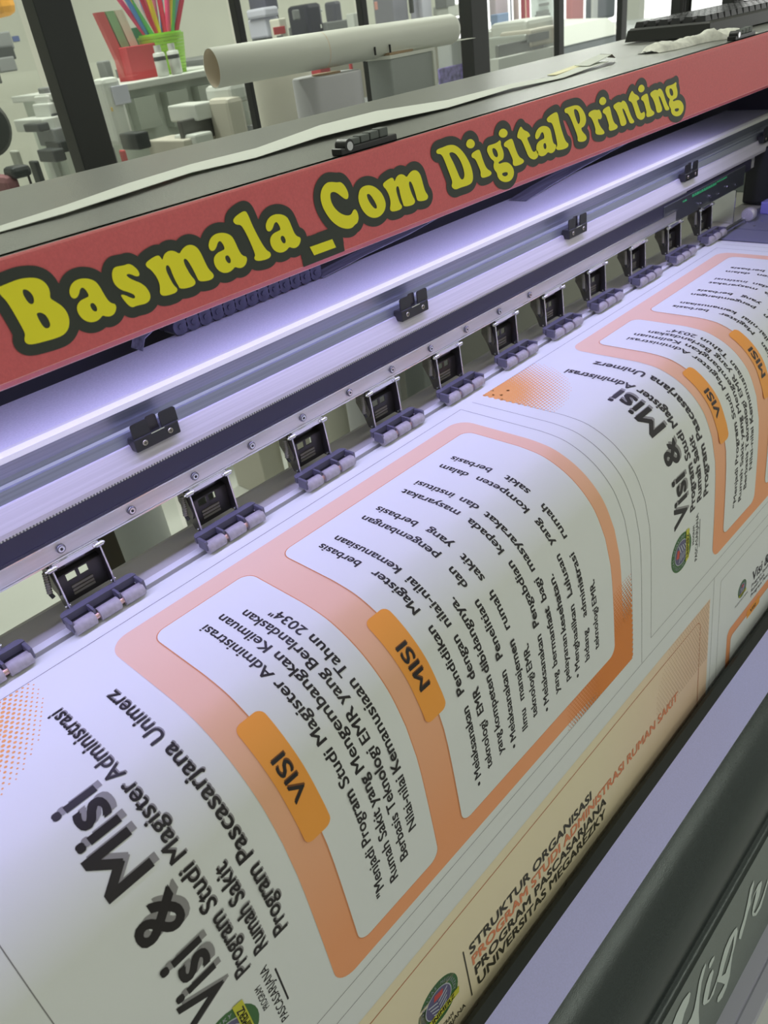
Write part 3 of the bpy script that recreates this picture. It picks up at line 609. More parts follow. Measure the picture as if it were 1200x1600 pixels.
TAB = inkm('orange', (0.97, 0.39, 0.065)); DOT = inkm('dot_orange', (0.90, 0.42, 0.13)); STROKE = inkm('stroke_orange', (0.75, 0.28, 0.10))
WHITE = inkm('white', (0.80, 0.82, 0.80)); BEIGE = inkm('beige', (0.88, 0.77, 0.52)); BEIGE2 = inkm('rosy_beige', (0.88, 0.66, 0.47)); REDL = inkm('red_brown', (0.55, 0.17, 0.06))
RED2 = inkm('soft_red', (0.80, 0.28, 0.13)); GREEN = inkm('green', (0.06, 0.16, 0.05)); GOLD = inkm('lime_yellow', (0.62, 0.60, 0.05)); PALE = inkm('pale_grey', (0.55, 0.57, 0.62)); NAVY = inkm('slate', (0.13, 0.12, 0.22)); LOGR = inkm('logo_red', (0.6, 0.08, 0.06)); BROWNT = inkm('dark_olive', (0.06, 0.055, 0.035)); DOTB = inkm('brown_dots', (0.70, 0.50, 0.33))
# peach frame: the printed colour runs from light peach (top edge of the poster) to deeper orange-brown
peach = bpy.data.materials.new('ink_peach_run'); peach.use_nodes = True
pnn = peach.node_tree; uvn = pnn.nodes.new('ShaderNodeUVMap'); uvn.uv_map = 'sheet'
sx_ = pnn.nodes.new('ShaderNodeSeparateXYZ'); rp_ = pnn.nodes.new('ShaderNodeValToRGB')
rp_.color_ramp.elements[0].position = 0.06; rp_.color_ramp.elements[0].color = (0.89, 0.60, 0.44, 1)
rp_.color_ramp.elements[1].position = 0.42; rp_.color_ramp.elements[1].color = (0.93, 0.38, 0.165, 1)
pnn.links.new(uvn.outputs[0], sx_.inputs[0]); pnn.links.new(sx_.outputs[1], rp_.inputs[0]); pnn.links.new(rp_.outputs[0], pnn.nodes['Principled BSDF'].inputs['Base Color'])
pnn.nodes['Principled BSDF'].inputs['Roughness'].default_value = 0.5
beige_run = bpy.data.materials.new('ink_beige_run'); beige_run.use_nodes = True
b_n = beige_run.node_tree; b_u = b_n.nodes.new('ShaderNodeUVMap'); b_u.uv_map = 'sheet'; b_s = b_n.nodes.new('ShaderNodeSeparateXYZ'); b_r = b_n.nodes.new('ShaderNodeValToRGB')
b_r.color_ramp.elements[0].position = 0.55; b_r.color_ramp.elements[0].color = (0.88, 0.77, 0.52, 1); b_r.color_ramp.elements[1].position = 0.80; b_r.color_ramp.elements[1].color = (0.88, 0.64, 0.45, 1)
b_n.links.new(b_u.outputs[0], b_s.inputs[0]); b_n.links.new(b_s.outputs[0], b_r.inputs[0]); b_n.links.new(b_r.outputs[0], b_n.nodes['Principled BSDF'].inputs['Base Color'])
layers = []                                  # (material, offset, verts, faces)
def dec(m, off, vs, fs, copies=1): layers.append((m, off, vs, fs, copies))
def rrect(x0, x1, s0, s1, r, n=6):
    pts = []
    for cx, cs, a0 in ((x1-r, s1-r, 0), (x0+r, s1-r, 90), (x0+r, s0+r, 180), (x1-r, s0+r, 270)):
        for k in range(n+1): a = math.radians(a0+90*k/n); pts.append((cx+r*math.cos(a), cs+r*math.sin(a)))
    return pts
def poly(m, off, pts): dec(m, off, pts, [tuple(range(len(pts)))])
def circ(m, off, x, s, r, n=24, rs=None): poly(m, off, [(x+r*math.cos(2*math.pi*k/n), s+(rs or r)*math.sin(2*math.pi*k/n)) for k in range(n)])
def line(m, off, a, b, w):
    a = Vector(a); b = Vector(b); t = (b-a).normalized(); n = Vector((-t.y, t.x))*w/2
    poly(m, off, [tuple(a-n), tuple(b-n), tuple(b+n), tuple(a+n)])
# text -> flat outline mesh from Blender's own built-in lettering
def raw_text(txt, bold=0.018, shear=0.0):
    c = bpy.data.curves.new('t', 'FONT'); c.body = txt; c.size = 1; c.offset = 0; c.resolution_u = 3; c.shear = shear; c.fill_mode = 'BOTH'
    o = bpy.data.objects.new('t', c); COL.objects.link(o)
    bpy.context.view_layer.update()
    me = bpy.data.meshes.new_from_object(o)
    vs = [(v.co.x, v.co.y) for v in me.vertices]; fs = [tuple(p.vertices) for p in me.polygons]
    bpy.data.objects.remove(o); bpy.data.curves.remove(c); bpy.data.meshes.remove(me)
    if bold > 0.005:                               # heavier weight: the outline repeated on four sides
        n = len(vs); e = bold*.9; V_ = []; F_ = []
        for k, (ex, ey) in enumerate(((e, e), (-e, e), (e, -e), (-e, -e))): V_ += [(x+ex, y+ey*.6) for x, y in vs]; F_ += [tuple(i+k*n for i in f) for f in fs]
        vs, fs = V_, F_
    return vs, fs
CAPH = 0.729
_hv = raw_text('H', 0.0)[0]
if _hv: CAPH = max(v[1] for v in _hv)
def text_rev(m, off, txt, s_start, s_end, xbase, cap, bold=0.018, dx=0, ds=0, natural=None):
    """reads towards the print head, letters' tops towards -x; stretched between s_start and s_end"""
    vs, fs = raw_text(txt, bold)
    a = min(v[0] for v in vs); b = max(v[0] for v in vs); k = (s_start-s_end)/(b-a); kv = cap/CAPH
    dec(m, off, [(xbase-v[1]*kv+dx, s_start-(v[0]-a)*k+ds) for v in vs], fs, 4 if bold > .005 else 1)
def text_just(m, off, words, s_start, s_end, xbase, cap, aspect=0.95, bold=0.018):
    """justified line: words keep their own width, the gaps share what is left"""
    if words[0] == '\u2022': words = [words[0]+' '+words[1]]+words[2:]
    W_ = [raw_text(w, bold) for w in words]; kv = cap/CAPH; ku = kv*aspect
    wd = [(max(v[0] for v in q[0])-min(v[0] for v in q[0]))*ku for q in W_]
    gap = ((s_start-s_end)-sum(wd))/max(1, len(words)-1)
    if gap < 0.3*cap:
        f = (s_start-s_end-0.35*cap*(len(words)-1))/sum(wd); ku *= f; wd = [w*f for w in wd]; gap = 0.35*cap
    s = s_start
    if len(words) == 2 or s_end > .2:
        gap = .45*cap
    for (vs, fs), w in zip(W_, wd):
        a = min(v[0] for v in vs)
        dec(m, off, [(xbase-v[1]*kv, s-(v[0]-a)*ku) for v in vs], fs, 4); s -= w+gap
def text_fwd(m, off, txt, x0, x1, sbase, cap, bold=0.018, shear=0.0):
    vs, fs = raw_text(txt, bold, shear)
    a = min(v[0] for v in vs); b = max(v[0] for v in vs); k = (x1-x0)/(b-a); kv = cap/CAPH
    dec(m, off, [(x0+(v[0]-a)*k, sbase-v[1]*kv) for v in vs], fs, 4 if bold > .005 else 1)
L1, L2, L3, L4, L5, L6 = 0.00012, 0.00024, 0.00036, 0.00048, 0.00060, 0.00072
def emblem(cx, cs, r, rot):
    """round green-rimmed emblem, a yellow band with the name, an open book inside; rot 0: top of the emblem towards -s, 90: towards -x"""
    def T(u, v):
        return (cx+u*r, cs-v*r) if rot == 0 else (cx-v*r, cs-u*r)
    def ring(m, off, ro, n=28): poly(m, off, [T(ro*math.cos(2*math.pi*k/n), ro*math.sin(2*math.pi*k/n)) for k in range(n)])
    ring(GREEN, L1, 1.0); ring(PALE, L2, 0.66); ring(NAVY, L3, 0.62)
    poly(LOGR, L4, [T(-.12, .52), T(.30, .42), T(.22, .18), T(-.2, .25)])
    for k in range(4): poly(PALE, L5, [T(-.48+.05*k, .30-.20*k), T(-.06, .10-.20*k), T(-.04, .02-.20*k), T(-.46+.05*k, .22-.20*k)]); poly(PALE, L5, [T(.50-.05*k, .34-.20*k), T(.0, .10-.20*k), T(-.02, .02-.20*k), T(.48-.05*k, .26-.20*k)])
    poly(GOLD, L6, [T(-.80, -.42), T(.98, -.42), T(.92, -.74), T(-.70, -.74)])
    vs, fs = raw_text('UNIMERZ', 0.03); a = min(v[0] for v in vs); b = max(v[0] for v in vs)
    dec(BLACK, L6+.0001, [T(-.60+(v[0]-a)/(b-a)*1.3, -.69+v[1]/CAPH*.22) for v in vs], fs)
    ringt = 'UNIVERSITAS MEGAREZKY'
    for k, ch in enumerate(ringt):
        if ch == ' ': continue
        vs, fs = raw_text(ch, 0.02); an = math.radians(200-k*11.0)
        if not vs: continue
        w = max(v[0] for v in vs)/2; q = []
        for v in vs:
            ux, vy = (v[0]-w)*.19, 0.74+v[1]*.20
            q.append(T(vy*math.cos(an)+ux*math.sin(an), vy*math.sin(an)-ux*math.cos(an)))
        dec(PALE, L2, q, fs)
def halftone(m, off, x0, x1, s0, s1, val, pitch=0.0048):
    j = 0; s = s0
    while s < s1:
        x = x0+(pitch/2 if j % 2 else 0)
        while x < x1:
            v = val(x, s)
            if v > 0.04:
                r = pitch*0.66*min(1, v)**0.5
                rx = min(r, x1-x, x-x0+pitch); 
                if rx > 0.0002: circ(m, off+2.5e-5*((int(round((x-x0)/(pitch/2)))//2+j) % 3 + 3*(j % 2))*.5, x, s, r if rx > r*.6 else rx, 8)
            x += pitch
        s += pitch*0.866; j += 1
def poster(dx, full):
    X = lambda v: v+dx
    # border and crop lines
    for a, b in (((X(-.0125), .0365), (X(-.0125), .4800)), ((X(.6385), .0365), (X(.6385), .4760)), ((X(-.0125), .0365), (X(.6385), .0365)), ((X(-.0125), .4800), (X(.6385), .4780))):
        line(LINE, L1, a, b, 0.0006)
    line(LINE, L1, (X(.6605), .0365), (X(.6605), .5045), 0.0006)
    # halftone in the corners, top left and bottom right
    def v1(x, s):
        e = math.hypot((x-X(-.0125))/.118, (s-.036)/.108); return max(0, 1.25*max(0, 1-e)**1.25)
    halftone(DOT, L1, X(-.0120), X(.12), .0385, .150, v1)
    poly(DOT, L1, [(X(-.012), .0372), (X(.022), .0372), (X(.020), .052), (X(.004), .062), (X(-.012), .064)])
    fr = rrect(X(.1545), X(.6170), .0515, .4670, .020, 8); poly(peach, L2, fr)
    def v2(x, s):
        e = math.hypot((x-X(.625))/.135, (s-.468)/.120); return max(0, 1.45*max(0, 1-e)**1.2)
    halftone(inkm('deep_orange', (0.80, 0.25, 0.045)), L3, X(.500), X(.6382), .352, .478, v2, 0.0042)
    for (a, b, c, d) in ((.1850, .2865, .0735, .4455), (.3225, .5975, .0760, .4400)):
        poly(STROKE, L4, rrect(X(a-.0009), X(b+.0009), c-.0009, d+.0009, .0125)); poly(WHITE, L5, rrect(X(a), X(b), c, d, .012))
    for (a, b, c, d) in ((.1700, .1955, .2000, .3055), (.3065, .3325, .1985, .3020)):
        poly(TAB, L6, rrect(X(a), X(b), c, d, .0065))
    o = L6+.0001
    for txt, xb, s0, s1 in (('VISI', .1882, .2720, .2350), ('MISI', .3248, .2735, .2310)):
        text_rev(inkm('brown_shadow', (0.20, 0.07, 0.02)), o, txt, s0, s1, X(xb), .0118, 0.02, .0009, -.0009); text_rev(BLACK, o+.0001, txt, s0, s1, X(xb), .0118, 0.015)
    for txt, xb, s0, s1 in (('"Menjadi Program Studi Magister Administrasi', .2215, .4185, .1010), ('Rumah Sakit yang Mengembangkan Keilmuan', .2378, .4180, .1015),
                            ('Berbasis Teknologi EMR yang Berlandaskan', .2532, .4070, .1140), ('Nilai-nilai Kemanusiaan Tahun 2034"', .2686, .3850, .1340)):
        text_rev(BLACK, L6, txt, s0, s1, X(xb), .0092, 0.022)
    J = [(['\u2022', 'Melaksanakan', 'Pendidikan', 'Magister', 'berbasis'], .3555, .4165, .0980), (['teknologi', 'EMR', 'dengan', 'nilai-nilai', 'kemanusiaan'], .3725, .4095, .1010),
         (['yang', 'kompeten', 'dibidangnya.'], .3905, .4080, .2240), (['\u2022', 'Melaksanakan', 'Penelitian', 'dan', 'pengembangan'], .4110, .4175, .0990),
         (['Ilmu', 'manajemen', 'rumah', 'sakit', 'yang', 'berbasis'], .4305, .4095, .0995), (['teknologi', 'EMR.'], .4475, .4075, .3165),
         (['\u2022', 'Melaksanakan', 'Pengabdian', 'kepada', 'masyarakat'], .4680, .4165, .0996), (['yang', 'bermanfaat', 'bagi', 'masyarakat', 'dan', 'institusi'], .4875, .4090, .1009),
         (['pelayanan', 'kesehatan.'], .5070, .4075, .2670), (['\u2022', 'Menghasilkan', 'Lulusan', 'yang', 'kompeten', 'dalam'], .5260, .4165, .1005),
         (['bidang', 'administrasi', 'rumah', 'sakit', 'berbasis'], .5455, .4080, .1000), (['teknologi', 'EMR.'], .5650, .4070, .3175)]
    for w, xb, s0, s1 in J: text_just(BLACK, L6, w, s0, s1, X(xb), .0086, 1.27, 0.026)
    # title block
    text_rev(SHAD, L1, 'Visi & Misi', .3600, .1680, X(.0785), .0320, 0.020, .0030, -.0010); text_rev(BLACK, L2, 'Visi & Misi', .3600, .1680, X(.0770), .0320, 0.022)
    for txt, xb, s0, s1, cp in (('Program Studi Magister Administrasi', .0975, .3560, .0855, .0120), ('Rumah Sakit', .1150, .3520, .2665, .0115), ('Program Pascasarjana Unimerz', .1335, .3535, .1030, .0120)):
        text_rev(SHAD, L1, txt, s0, s1, X(xb), cp, 0.02, .0012, -.0006); text_rev(BLACK, L2, txt, s0, s1, X(xb), cp, 0.02)
    text_rev(BLACK, L1, 'PROGRAM', .4080, .3800, X(.0985), .0052, 0.01); text_rev(BLACK, L1, 'PASCASARJANA', .4380, .3680, X(.1085), .0068, 0.012)
    line(BLACK, L1, (X(.1130), .3800), (X(.1130), .4215), .0015)
    emblem(X(.0635), .4000, .0265, 90)
poster(0.0, True); poster(0.6955, False)
# lower row: beige chart of the organisation, then a small upright poster
line(LINE, L1, (-.0345, .0365), (-.0345, .5045), .0006)
line(LINE, L1, (-.40, .5045), (1.367, .5045), .0006)
poly(beige_run, L1, [(-.30, .5330), (.8515, .5330), (.8515, .765), (-.30, .765)])
def v3(x, s): return max(0, min(.35, 1.5*(x-.72)-abs(s-.62)*.9+.1))
halftone(DOTB, L3, .70, .8500, .5360, .640, v3, 0.0055)
line(REDL, L3, (-.30, .5500), (.8100, .5500), .0012); line(REDL, L3, (.8230, .5630), (.8230, .765), .0012)
for k in range(6):
    a, b = math.radians(-90+15*k), math.radians(-75+15*k)
    line(REDL, L3, (.81+.013*math.cos(a), .563+.013*math.sin(a)), (.81+.013*math.cos(b), .563+.013*math.sin(b)), .0012)
for txt, a, b, sb, mm in (('STRUKTUR ORGANISASI', .3000, .5360, .6240, BROWNT), ('PROGRAM STUDI ADMINISTRASI RUMAN SAKIT', .3010, .7590, .6440, RED2), ('PROGRAM PASCASARJANA', .3020, .5680, .6640, BROWNT), ('UNIVERSITAS MEGAREZKY', .3030, .5650, .6850, BROWNT)):
    text_fwd(mm, L4, txt, a, b, sb, .0148, 0.03)
line(BROWNT, L4, (.2915, .6060), (.2915, .6870), .0018)
emblem(.2475, .6330, .0300, 0)
text_fwd(BROWNT, L4, 'PROGRAM', .2330, .2620, .6790, .0065, 0.01); text_fwd(BROWNT, L4, 'PASCASARJANA', .2150, .2800, .6900, .0075, 0.012)
# small poster at the lower right
for a, b in (((.8620, .5045), (.8620, .765)), ((.8850, .5250), (.8850, .765)), ((.8850, .5250), (1.367, .5250))): line(LINE, L1, a, b, .0006)
emblem(.9650, .5900, .0150, 0)
text_fwd(BLACK, L1, 'PROGRAM PASCASARJANA', .9420, .9880, .6120, .0040, 0.0); 
text_fwd(BLACK, L1, 'Visi & Misi', 1.0020, 1.1150, .6020, .0185, 0.03)
for txt, b, sb in (('Program Studi Magister Administrasi', 1.1650, .6120), ('Rumah Sakit', 1.0530, .6215), ('Program Pascasarjana Unimerz', 1.1550, .6310)): text_fwd(BLACK, L1, txt, 1.0020, b, sb, .0062, 0.02)
poly(peach, L2, rrect(.9190, 1.36, .6400, .78, .012)); poly(STROKE, L3, rrect(.9315, 1.35, .6575, .79, .008)); poly(WHITE, L4, rrect(.9325, 1.349, .6585, .79, .008)); poly(TAB, L5, rrect(.99, 1.04, .6500, .6660, .004))
text_fwd(BLACK, L6, 'VISI', 1.003, 1.024, .6620, .0070, 0.02)

bm = bmesh.new()
uvl = bm.loops.layers.uv.new('sheet'); offl = bm.verts.layers.float.new('off')
bmats = [paper]
xs_ = [-.45+.0908*k for k in range(20)]+[1.3665]
S_END = PS[-1]-.001
grid = [[bm.verts.new((x, s, 0)) for x in xs_] for s in [CUTS[0]]+CUTS[1:]+[S_END]]
for i in range(len(grid)-1):
    for j in range(len(xs_)-1): bm.faces.new((grid[i][j], grid[i][j+1], grid[i+1][j+1], grid[i+1][j]))
base_faces = set(bm.faces)
dm = bmesh.new(); dmo = dm.verts.layers.float.new('off')
for m, off, vs, fs, copies in layers:
    if m not in bmats: bmats.append(m)
    k = bmats.index(m); bv = []
    for i, (x, s) in enumerate(vs):
        v = dm.verts.new((x, s, 0)); v[dmo] = off+2e-5*(i*copies//len(vs)); bv.append(v)
    for f in fs:
        try: ff = dm.faces.new([bv[i] for i in f]); ff.material_index = k
        except ValueError: pass
for c in CUTS[1:]:
    bmesh.ops.bisect_plane(dm, geom=dm.verts[:]+dm.edges[:]+dm.faces[:], plane_co=(0, c, 0), plane_no=(0, 1, 0), dist=1e-7)
dm.verts.ensure_lookup_table(); dm.verts.index_update(); bm.verts.index_update()
V = [v.co.copy() for v in bm.verts]; OFF = [0.0]*len(V); F = [[v.index for v in f.verts] for f in bm.faces]; FM = [0]*len(F); base = len(V)
for v in dm.verts: V.append(v.co.copy()); OFF.append(v[dmo])
for f in dm.faces: F.append([v.index+base for v in f.verts]); FM.append(f.material_index)
bm.free(); dm.free()
# offsets interpolated by the cuts are exact because every shape has one offset
V3 = [Vector(on_paper(v.x, v.y, o)) for v, o in zip(V, OFF)]
org = Vector((0.46, 0.29, -0.98))
me = bpy.data.meshes.new('printed_banner'); me.from_pydata([v-org for v in V3], [], F)
for m in bmats: me.materials.append(m)
for p, k in zip(me.polygons, FM): p.material_index = k; p.use_smooth = True
uv = me.uv_layers.new(name='sheet')
for lp_ in me.loops: c = V[lp_.vertex_index]; uv.data[lp_.index].uv = (c.x, c.y)
me.update()
# every face should look outwards from the sheet
ban = bpy.data.objects.new('printed_banner', me); COL.objects.link(ban); ban.location = EYE+org
tag(ban, 'freshly printed white banner with orange framed posters curving over the printer front', 'banner')
# ================================================================== ON TOP OF THE PRINTER
TOPZ = -0.0949
white_paper = mat('white_paper_strip', (0.74, 0.77, 0.70), 0.6)
ps = MB(); back = [(-.10, .598), (0.05, .598), (0.224, .602), (0.277, .607), (0.344, .626), (0.42, .644), (0.494, .644), (0.599, .667), (0.68, .662), (0.761, .628), (0.868, .617), (0.935, .600), (0.985, .607), (1.035, .613)]
front = [(-.10, .578), (0.05, .578), (0.214, .580), (0.260, .576), (0.318, .584), (0.391, .603), (0.455, .596), (0.535, .599), (0.604, .590), (0.704, .582), (0.827, .588), (0.914, .576), (0.975, .583), (1.040, .587)]
zz = [.0006, .0006, .001, .0022, .003, .0024, .0016, .004, .0045, .002, .003, .0012, .0025, .0040]
def wob(i): return TOPZ+zz[i]
n = len(back); vs = [(x, y, wob(i)+.0002) for i, (x, y) in enumerate(back)]+[(x, y, wob(i)) for i, (x, y) in enumerate(front)]
vs += [(v[0], v[1], v[2]+.0004) for v in vs]
fs = []
for i in range(n-1): fs += [(i, i+1, n+i+1, n+i), (2*n+i, 3*n+i, 3*n+i+1, 2*n+i+1), (n+i, n+i+1, 3*n+i+1, 3*n+i), (i, 2*n+i, 2*n+i+1, i+1)]
ps.add(vs, fs)
tag(ps.build('paper_strip', white_paper), 'long wavy strip of white paper lying along the grey printer top', 'paper strip')
# its curled end, showing the brown backing
ce = root('curled_label', (1.05, 0.60, TOPZ), 'curled end of peeling white and yellow tape with a brown backing on the printer top', 'tape')
c1 = MB(); c1.hexa([(1.000, .592, TOPZ+.004), (1.055, .592, TOPZ+.010), (1.060, .612, TOPZ+.011), (1.004, .615, TOPZ+.005), (1.000, .592, TOPZ+.0045), (1.055, .592, TOPZ+.0105), (1.060, .612, TOPZ+.0115), (1.004, .615, TOPZ+.0055)]); c1.build('tape_strip', white_paper, ce)
c2 = MB(); c2.hexa([(1.054, .590, TOPZ+.0100), (1.080, .600, TOPZ+.004), (1.088, .618, TOPZ+.005), (1.060, .612, TOPZ+.0112), (1.054, .590, TOPZ+.0106), (1.080, .600, TOPZ+.0046), (1.088, .618, TOPZ+.0056), (1.060, .612, TOPZ+.0118)]); c2.build('curled_backing', mat('brown_backing', (0.22, 0.15, 0.10), 0.5), ce)
c3 = MB(); c3.hexa([(0.955, .612, TOPZ+.0006), (1.02, .606, TOPZ+.004), (1.025, .625, TOPZ+.004), (0.960, .628, TOPZ+.0006), (0.955, .612, TOPZ+.0011), (1.02, .606, TOPZ+.0046), (1.025, .625, TOPZ+.0046), (0.960, .628, TOPZ+.0011)]); c3.build('yellow_tape', mat('yellowish_tape', (0.72, 0.66, 0.28), 0.4), ce)
# black cover latches on the front edge (two)
def latch(x, y, label, ang):
    o = root('cover_latch', (x, y, TOPZ), label, 'latch', 'black ribbed latches on the printer top')
    b = MB(); b.box((x-.034, y-.006, TOPZ), (x+.034, y+.006, TOPZ+.0055), bev=.001, rz=0); b.build('latch_base', black_plastic, o)
    for k in range(4):
        q = MB(); xx = x-.020+k*.0115; q.box((xx, y-.0045, TOPZ+.0055), (xx+.0105, y+.0055, TOPZ+.0105+.0006*k), bev=.0008)
        q.build('ribbed_pad', mat('ribbed_grey_rubber', (0.10, 0.115, 0.105), 0.55), o)
    kn = MB(); kn.tube((x-.024, y-.0062, TOPZ+.0062), (x-.024, y+.006, TOPZ+.0062), .0052, n=20); kn.build('knuckle', black_plastic, o)
    kc = MB(); kc.tube((x-.024, y-.0068, TOPZ+.0060), (x-.024, y-.0062, TOPZ+.0060), .0034, n=20); kc.build('knuckle_pin', steel, o)
    o.rotation_euler.z = 0
    return o
latch(0.507, 0.512, 'black ribbed latch on the printer edge above the word Com', 0)
latch(1.275, 0.514, 'black ribbed latch by the crumpled tissue, under the keyboard', 0)
# keyboard
kb = root('keyboard', (1.72, 0.66, TOPZ), 'black computer keyboard lying on the right end of the printer top', 'keyboard')
KO = Vector((1.352, 0.735, TOPZ)); KA = math.radians(-5)
KU = Vector((math.cos(KA), math.sin(KA), 0)); KV = Vector((math.sin(KA)*-1, math.cos(KA), 0))*-1
def kp(u, v, h): return KO+KU*u+KV*v+Vector((0, 0, h))
def kbox(mb, u0, u1, v0, v1, h0, h1, m=None, ins=0.0, tilt=0.05):
    P_ = [kp(u0, v0, h0), kp(u1, v0, h0), kp(u1, v1, h0), kp(u0, v1, h0), kp(u0+ins, v0+ins, h1), kp(u1-ins, v0+ins, h1), kp(u1-ins, v1-ins, h1), kp(u0+ins, v1-ins, h1)]
    mb.hexa(P_, m)
b = MB(); kbox(b, 0, .445, 0, .148, .002, .018, ins=.003); kbox(b, .004, .441, .004, .144, .018, .0205, ins=.002)
b.build('keyboard_case', mat('keyboard_black', (0.025, 0.026, 0.024), 0.3), kb)
key_m = mat('key_black', (0.03, 0.03, 0.033), 0.22)
k0 = None
for r in range(6):
    for c in range(22):
        if c in (15, 18) : continue
        u0 = .010+c*.0193; v0 = .010+r*.0212
        if k0 is None:
            q = MB(); kbox(q, u0, u0+.0168, v0, v0+.0175, .0205, .0285, ins=.0022); k0 = q.build('key', key_m, kb, origin=tuple(kp(u0, v0, .02)))
        elif r*20+c < 100:
            kk = k0.copy(); COL.objects.link(kk); kk.parent = kb; kk.location = k0.location + (kp(u0, v0, 0)-kp(.010, .010, 0))
restm = MB()
for r in range(6):
    for c in range(22):
        if c in (15, 18) or r*20+c < 100: continue
        u0 = .010+c*.0193; v0 = .010+r*.0212; kbox(restm, u0, u0+.0168, v0, v0+.0175, .0205, .0285, ins=.0022)
restm.build('far_keys', key_m, kb, kind='stuff')
# crumpled tissue: a folded, creased wad
tm = MB(); NX, NY = 34, 10
random.seed(3)
def tis(i, j):
    u = i/(NX-1); v = j/(NY-1)
    x = 1.150+u*.185; w = .016+.006*math.sin(u*9)+.008*(1 if u > .62 else 0)
    y = .590-u*.050+(v-.5)*2*w
    h = math.sin(math.pi*v)**.6*(.0100+.0015*math.sin(u*17)+.001*math.sin(u*31+v*5))
    if .58 < u < .70: h += .008*(1-abs(u-.64)/.06)*math.sin(math.pi*v)**.5
    if u < .05 or u > .95: h *= .3
    h += .0008*math.sin(u*50+v*22)*math.sin(math.pi*v)
    return (x, y, TOPZ+max(.0004, h))
vs = [tis(i, j) for i in range(NX) for j in range(NY)]
fs = [(i*NY+j, (i+1)*NY+j, (i+1)*NY+j+1, i*NY+j+1) for i in range(NX-1) for j in range(NY-1)]
tm.add(vs, fs, smooth=True)
tag(tm.build('tissue', mat('cream_tissue', (0.84, 0.84, 0.76), 0.8, noise=0.15, nscale=120)), 'crumpled white tissue in front of the black keyboard', 'tissue')

# ================================================================== BEHIND THE PRINTER: rolls and a carton standing on the floor
card = mat('kraft_card', (0.42, 0.30, 0.19), 0.7)
rollc = mat('cream_paper_roll', (0.56, 0.55, 0.47), 0.6)
rolll = mat('lilac_white_roll', (0.50, 0.50, 0.52), 0.55)
rollg = mat('greenish_grey_carton', (0.40, 0.43, 0.41), 0.6)
tubew = mat('white_rolled_paper', (0.80, 0.82, 0.74), 0.5)
def roll(cx, cy, r, ztop, m, label, group=None, core=True):
    o = root('upright_paper_roll', (cx, cy, -1.323), label, 'paper roll', group)
    b = MB(); b.tube((cx, cy, -1.323), (cx, cy, ztop), r, n=48, bev=.002); b.build('wound_paper', m, o)
    q = MB(); q.tube((cx, cy, ztop-.01), (cx, cy, ztop+.002), r*.42, n=32); q.build('cardboard_core', card, o)
    return o
roll(1.049, 1.25, .054, -.0700, rollc, 'cream upright roll under the left part of the white tube')
roll(1.010, 1.090, .0580, -.0760, rolll, 'wide lilac-white upright roll between the cream roll and the grey carton')
cb = root('tall_carton', (1.16, 1.06, -1.323), 'tall grey carton under the right part of the white tube', 'carton')
MB().box((1.105, 1.03, -1.323), (1.215, 1.085, -.0680), bev=.002).build('carton_body', rollg, cb)
q = MB(); q.box((1.103, 1.028, -.0690), (1.219, 1.087, -.0640)); q.box((1.212, 1.027, -1.3), (1.219, 1.03, -.0690)); q.build('pale_rim', tubew, cb)
q = MB(); q.box((1.11, 1.035, -.0640), (1.17, 1.075, -.0600), bev=.001); q.build('torn_flap', card, cb)
# the long white tube lying across their tops
A = at(331, 107, y=1.12); B = at(708, 45, y=1.03)
tb = root('paper_tube', tuple(A.lerp(B, .5)), 'long white paper tube lying across the upright rolls', 'paper tube')
t = MB(); rA = .0272
d = (B-A).normalized(); uu = d.orthogonal().normalized(); ww = d.cross(uu)
def ringp(c, r, n=40): return [c+uu*math.cos(2*math.pi*i/n)*r+ww*math.sin(2*math.pi*i/n)*r for i in range(n)]
n = 40; R_ = [(A, rA-.0012), (A, rA), (A.lerp(B, .62), rA-.0018), (A.lerp(B, .622), rA-.0022), (A.lerp(B, .985), rA-.0040), (B, rA-.007), (B, .001)]
vs = sum([ringp(c, r) for c, r in R_], []); fs = []
for k in range(len(R_)-1): fs += [(k*n+i, k*n+(i+1) % n, (k+1)*n+(i+1) % n, (k+1)*n+i) for i in range(n)]
t.add(vs, fs, smooth=True); t.build('rolled_sheet', tubew, tb)
ti = MB(); R_ = [(A+d*.0001, rA-.0012), (A+d*.20, rA-.0012), (A+d*.2001, .001)]
vs = sum([ringp(c, r) for c, r in R_], []); fs = []
for k in range(2): fs += [(k*n+i, k*n+(i+1) % n, (k+1)*n+(i+1) % n, (k+1)*n+i) for i in range(n)]
ti.add(vs, fs, smooth=True); ti.build('tube_inside', mat('beige_tube_inside', (0.85, 0.76, 0.62), 0.7), tb)
fl = MB(); a0 = A.lerp(B, .64)+Vector((0, -.022, -.018)); b0 = B+Vector((.045, -.014, -.020))
fl.hexa([a0, b0, b0+Vector((0, .02, -.001)), a0+Vector((0, .02, -.004)), a0+Vector((0, 0, .0012)), b0+Vector((0, 0, .0008)), b0+Vector((0, .02, .0008)), a0+Vector((0, .02, -.003))])
fl.build('loose_sheet_edge', tubew, tb)
for f in (.60, .665):
    tp_ = MB(); c = A.lerp(B, f)+Vector((-.006, -.0245, -.0125)); tp_.box(c-Vector((.0008, .0015, .006)), c+Vector((.0008, .0015, .006))); tp_.build('tape_mark', black_plastic, tb)
